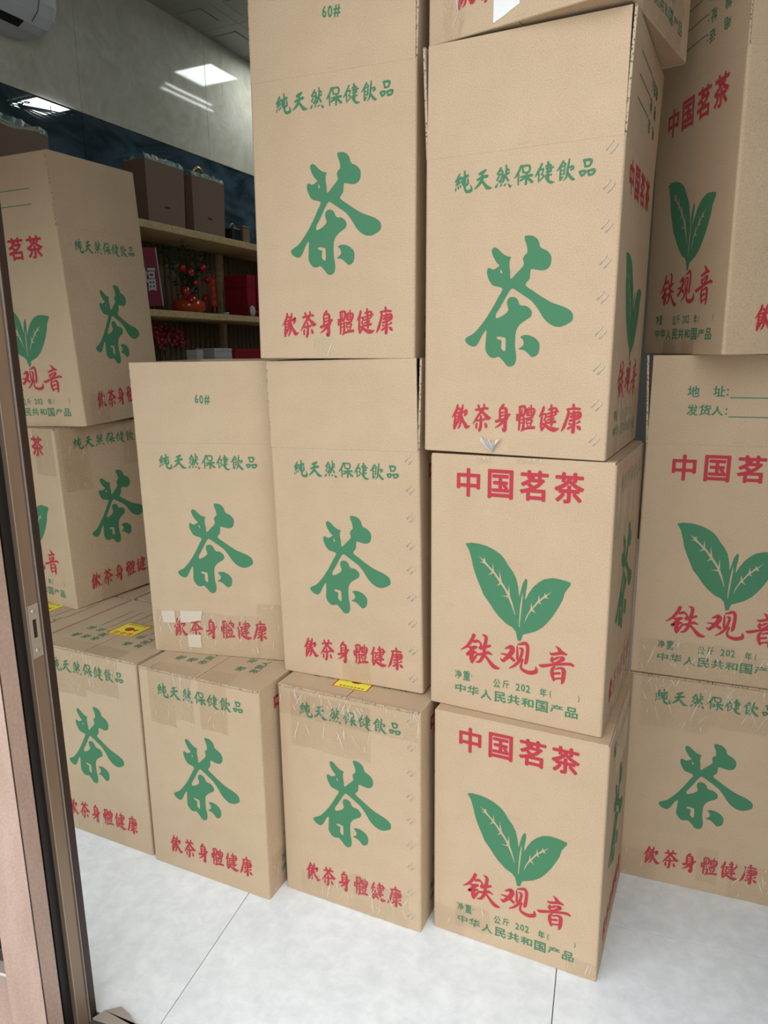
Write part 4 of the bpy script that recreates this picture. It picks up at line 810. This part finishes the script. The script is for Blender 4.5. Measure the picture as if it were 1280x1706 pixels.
# lower shelf goods (z 1.26)
Z3 = 1.2605
e = tag(empty('berry_bouquet', RM(XW+.17, 2.66, Z3)), 'bouquet of dark red artificial berries on the lower shelf', 'plant')
MB().lathe([(.0001, 0), (.04, 0), (.05, .08), (.035, .13), (.033, .13), (.03, .05), (.0001, .02)], 20).obj('pot', M_WCARD, e)
rn = random.Random(5); bb_ = MB(); tw = MB()
for k in range(26):
    a = rn.uniform(0, 2*PI); rr = .17*math.sqrt(rn.random()); tp = (rr*math.cos(a)*.6, rr*math.sin(a)*1.05, .20+.16*rn.random()*(1-rr/.25)+.04)
    tw.tube([(0, 0, .06), (tp[0]*.5, tp[1]*.5, .15), tp], .0015, 4)
    for q_ in range(9): bb_.ball((tp[0]+rn.uniform(-.028, .028), tp[1]+rn.uniform(-.028, .028), tp[2]+rn.uniform(-.03, .025)), .0085, 7, 4)
tw.obj('stems', M_TWIG, e); tag(bb_.obj('berries', M_DKBERRY, e), kind='stuff')
for y0, w0, h0, lab, rz in ((2.87, .052, .222, 'slim white card box standing between berries and stacked white boxes', 4),):
    e = tag(empty('card_box', RM(XW+.20, y0, Z3, rz)), lab, 'box', 'white card boxes on the lower shelf')
    MB().bbox(0, 0, 0, .06, w0, h0-.03, .001).obj('box_base', M_WCARD, e); MB().bbox(-.001, -.001, h0-.029, .061, w0+.001, h0, .001).obj('lid', M_WCARD, e)
for k in range(5):
    e = tag(empty('card_box', RM(XW+.16, 2.985, Z3+.0462*k)), ['white card box, lowest of the stack on the lower shelf', 'white card box, second from the bottom of its stack', 'white card box, middle one of the stack of five', 'white card box, second from the top of its stack', 'white card box, topmost of the stack between berries and red box'][k], 'box', 'white card boxes on the lower shelf')
    MB().bbox(0, 0, 0, .12, .145, .030, .001).obj('box_base', M_WCARD, e); MB().bbox(-.001, -.001, .031, .121, .146, .045, .001).obj('lid', M_WCARD, e)
rbox(3.145, XW+.12, .30, .17, .228, 'long crimson gift box on the lower shelf, right of the white card boxes', z=Z3)

# air conditioner on the marble wall
ac = tag(empty('air_conditioner', RM(XW+.002, 1.40, 0)), 'white wall mounted air conditioner at the top left corner', 'air conditioner')
prof = [(0, 2.662), (.085, 2.650), (.125, 2.653), (.160, 2.668), (.190, 2.695), (.208, 2.735), (.215, 2.80), (.212, 2.90), (.195, 2.935), (.16, 2.945), (0, 2.945)]
a_ = MB(); n = len(prof)
ringz = [(0, 1.0), (.83, 1.0), (.85, .985), (.862, .93), (.866, .85)]
vs_ = []
cx_, cz_ = .09, 2.80
for yy, s_ in ringz: vs_ += [(0 if p_[0] == 0 else cx_+(p_[0]-cx_)*s_, yy, cz_+(p_[1]-cz_)*s_) for p_ in prof]
fs = [(l*n+i, l*n+(i+1) % n, (l+1)*n+(i+1) % n, (l+1)*n+i) for l in range(len(ringz)-1) for i in range(n)]+[tuple(range(n)), tuple(range((len(ringz)-1)*n, len(ringz)*n))]
a_.add(vs_, fs); a_.obj('housing', M_WPLAST, ac)
MB().add([(.128, .05, 2.6525), (.160, .05, 2.6665), (.160, .74, 2.6665), (.128, .74, 2.6525)], [(0, 1, 2, 3)]).add([(.128, .05, 2.6525), (.160, .05, 2.6665), (.160, .74, 2.6665), (.128, .74, 2.6525)], [(0, 1, 2, 3)], M=Matrix.Translation((.001, 0, -.002))).obj('air_slot', M_DSLIT, ac)
lv = MB(); lv.prism([(.163, 2.668), (.194, 2.696), (.211, 2.735), (.2125, 2.734), (.1955, 2.694), (.164, 2.666)], .05, .755); lv.v = [(b, a, c) for a, b, c in lv.v]
lv.obj('louvre', M_WPLAST, ac)
g_ = MB(); g_.tube([(.2145, 0.02, 2.742), (.2145, .775, 2.742)], .0014, 5); g_.tube([(.213, .775, 2.742), (.20, .772, 2.70), (.168, .77, 2.672)], .0014, 5); g_.tube([(.2135, .02, 2.892), (.2135, .84, 2.892)], .0014, 5); g_.obj('panel_gap', M_DSLIT, ac)
w_ = MB(); w_.add([(.07, .50, 2.6512), (.10, .50, 2.6500), (.10, .62, 2.6500), (.07, .62, 2.6512)], [(0, 1, 2, 3)], M=Matrix.Translation((0, 0, -.0012))); w_.obj('warning_label', M_WCARD, ac)
w_ = MB(); w_.add([(.075, .58, 2.649), (.096, .595, 2.6482), (.075, .61, 2.649)], [(0, 1, 2)]); w_.box(.078, .51, 2.6485, .081, .57, 2.6490); w_.box(.088, .51, 2.6480, .091, .57, 2.6485); w_.obj('warning_mark', M_DSLIT, ac)
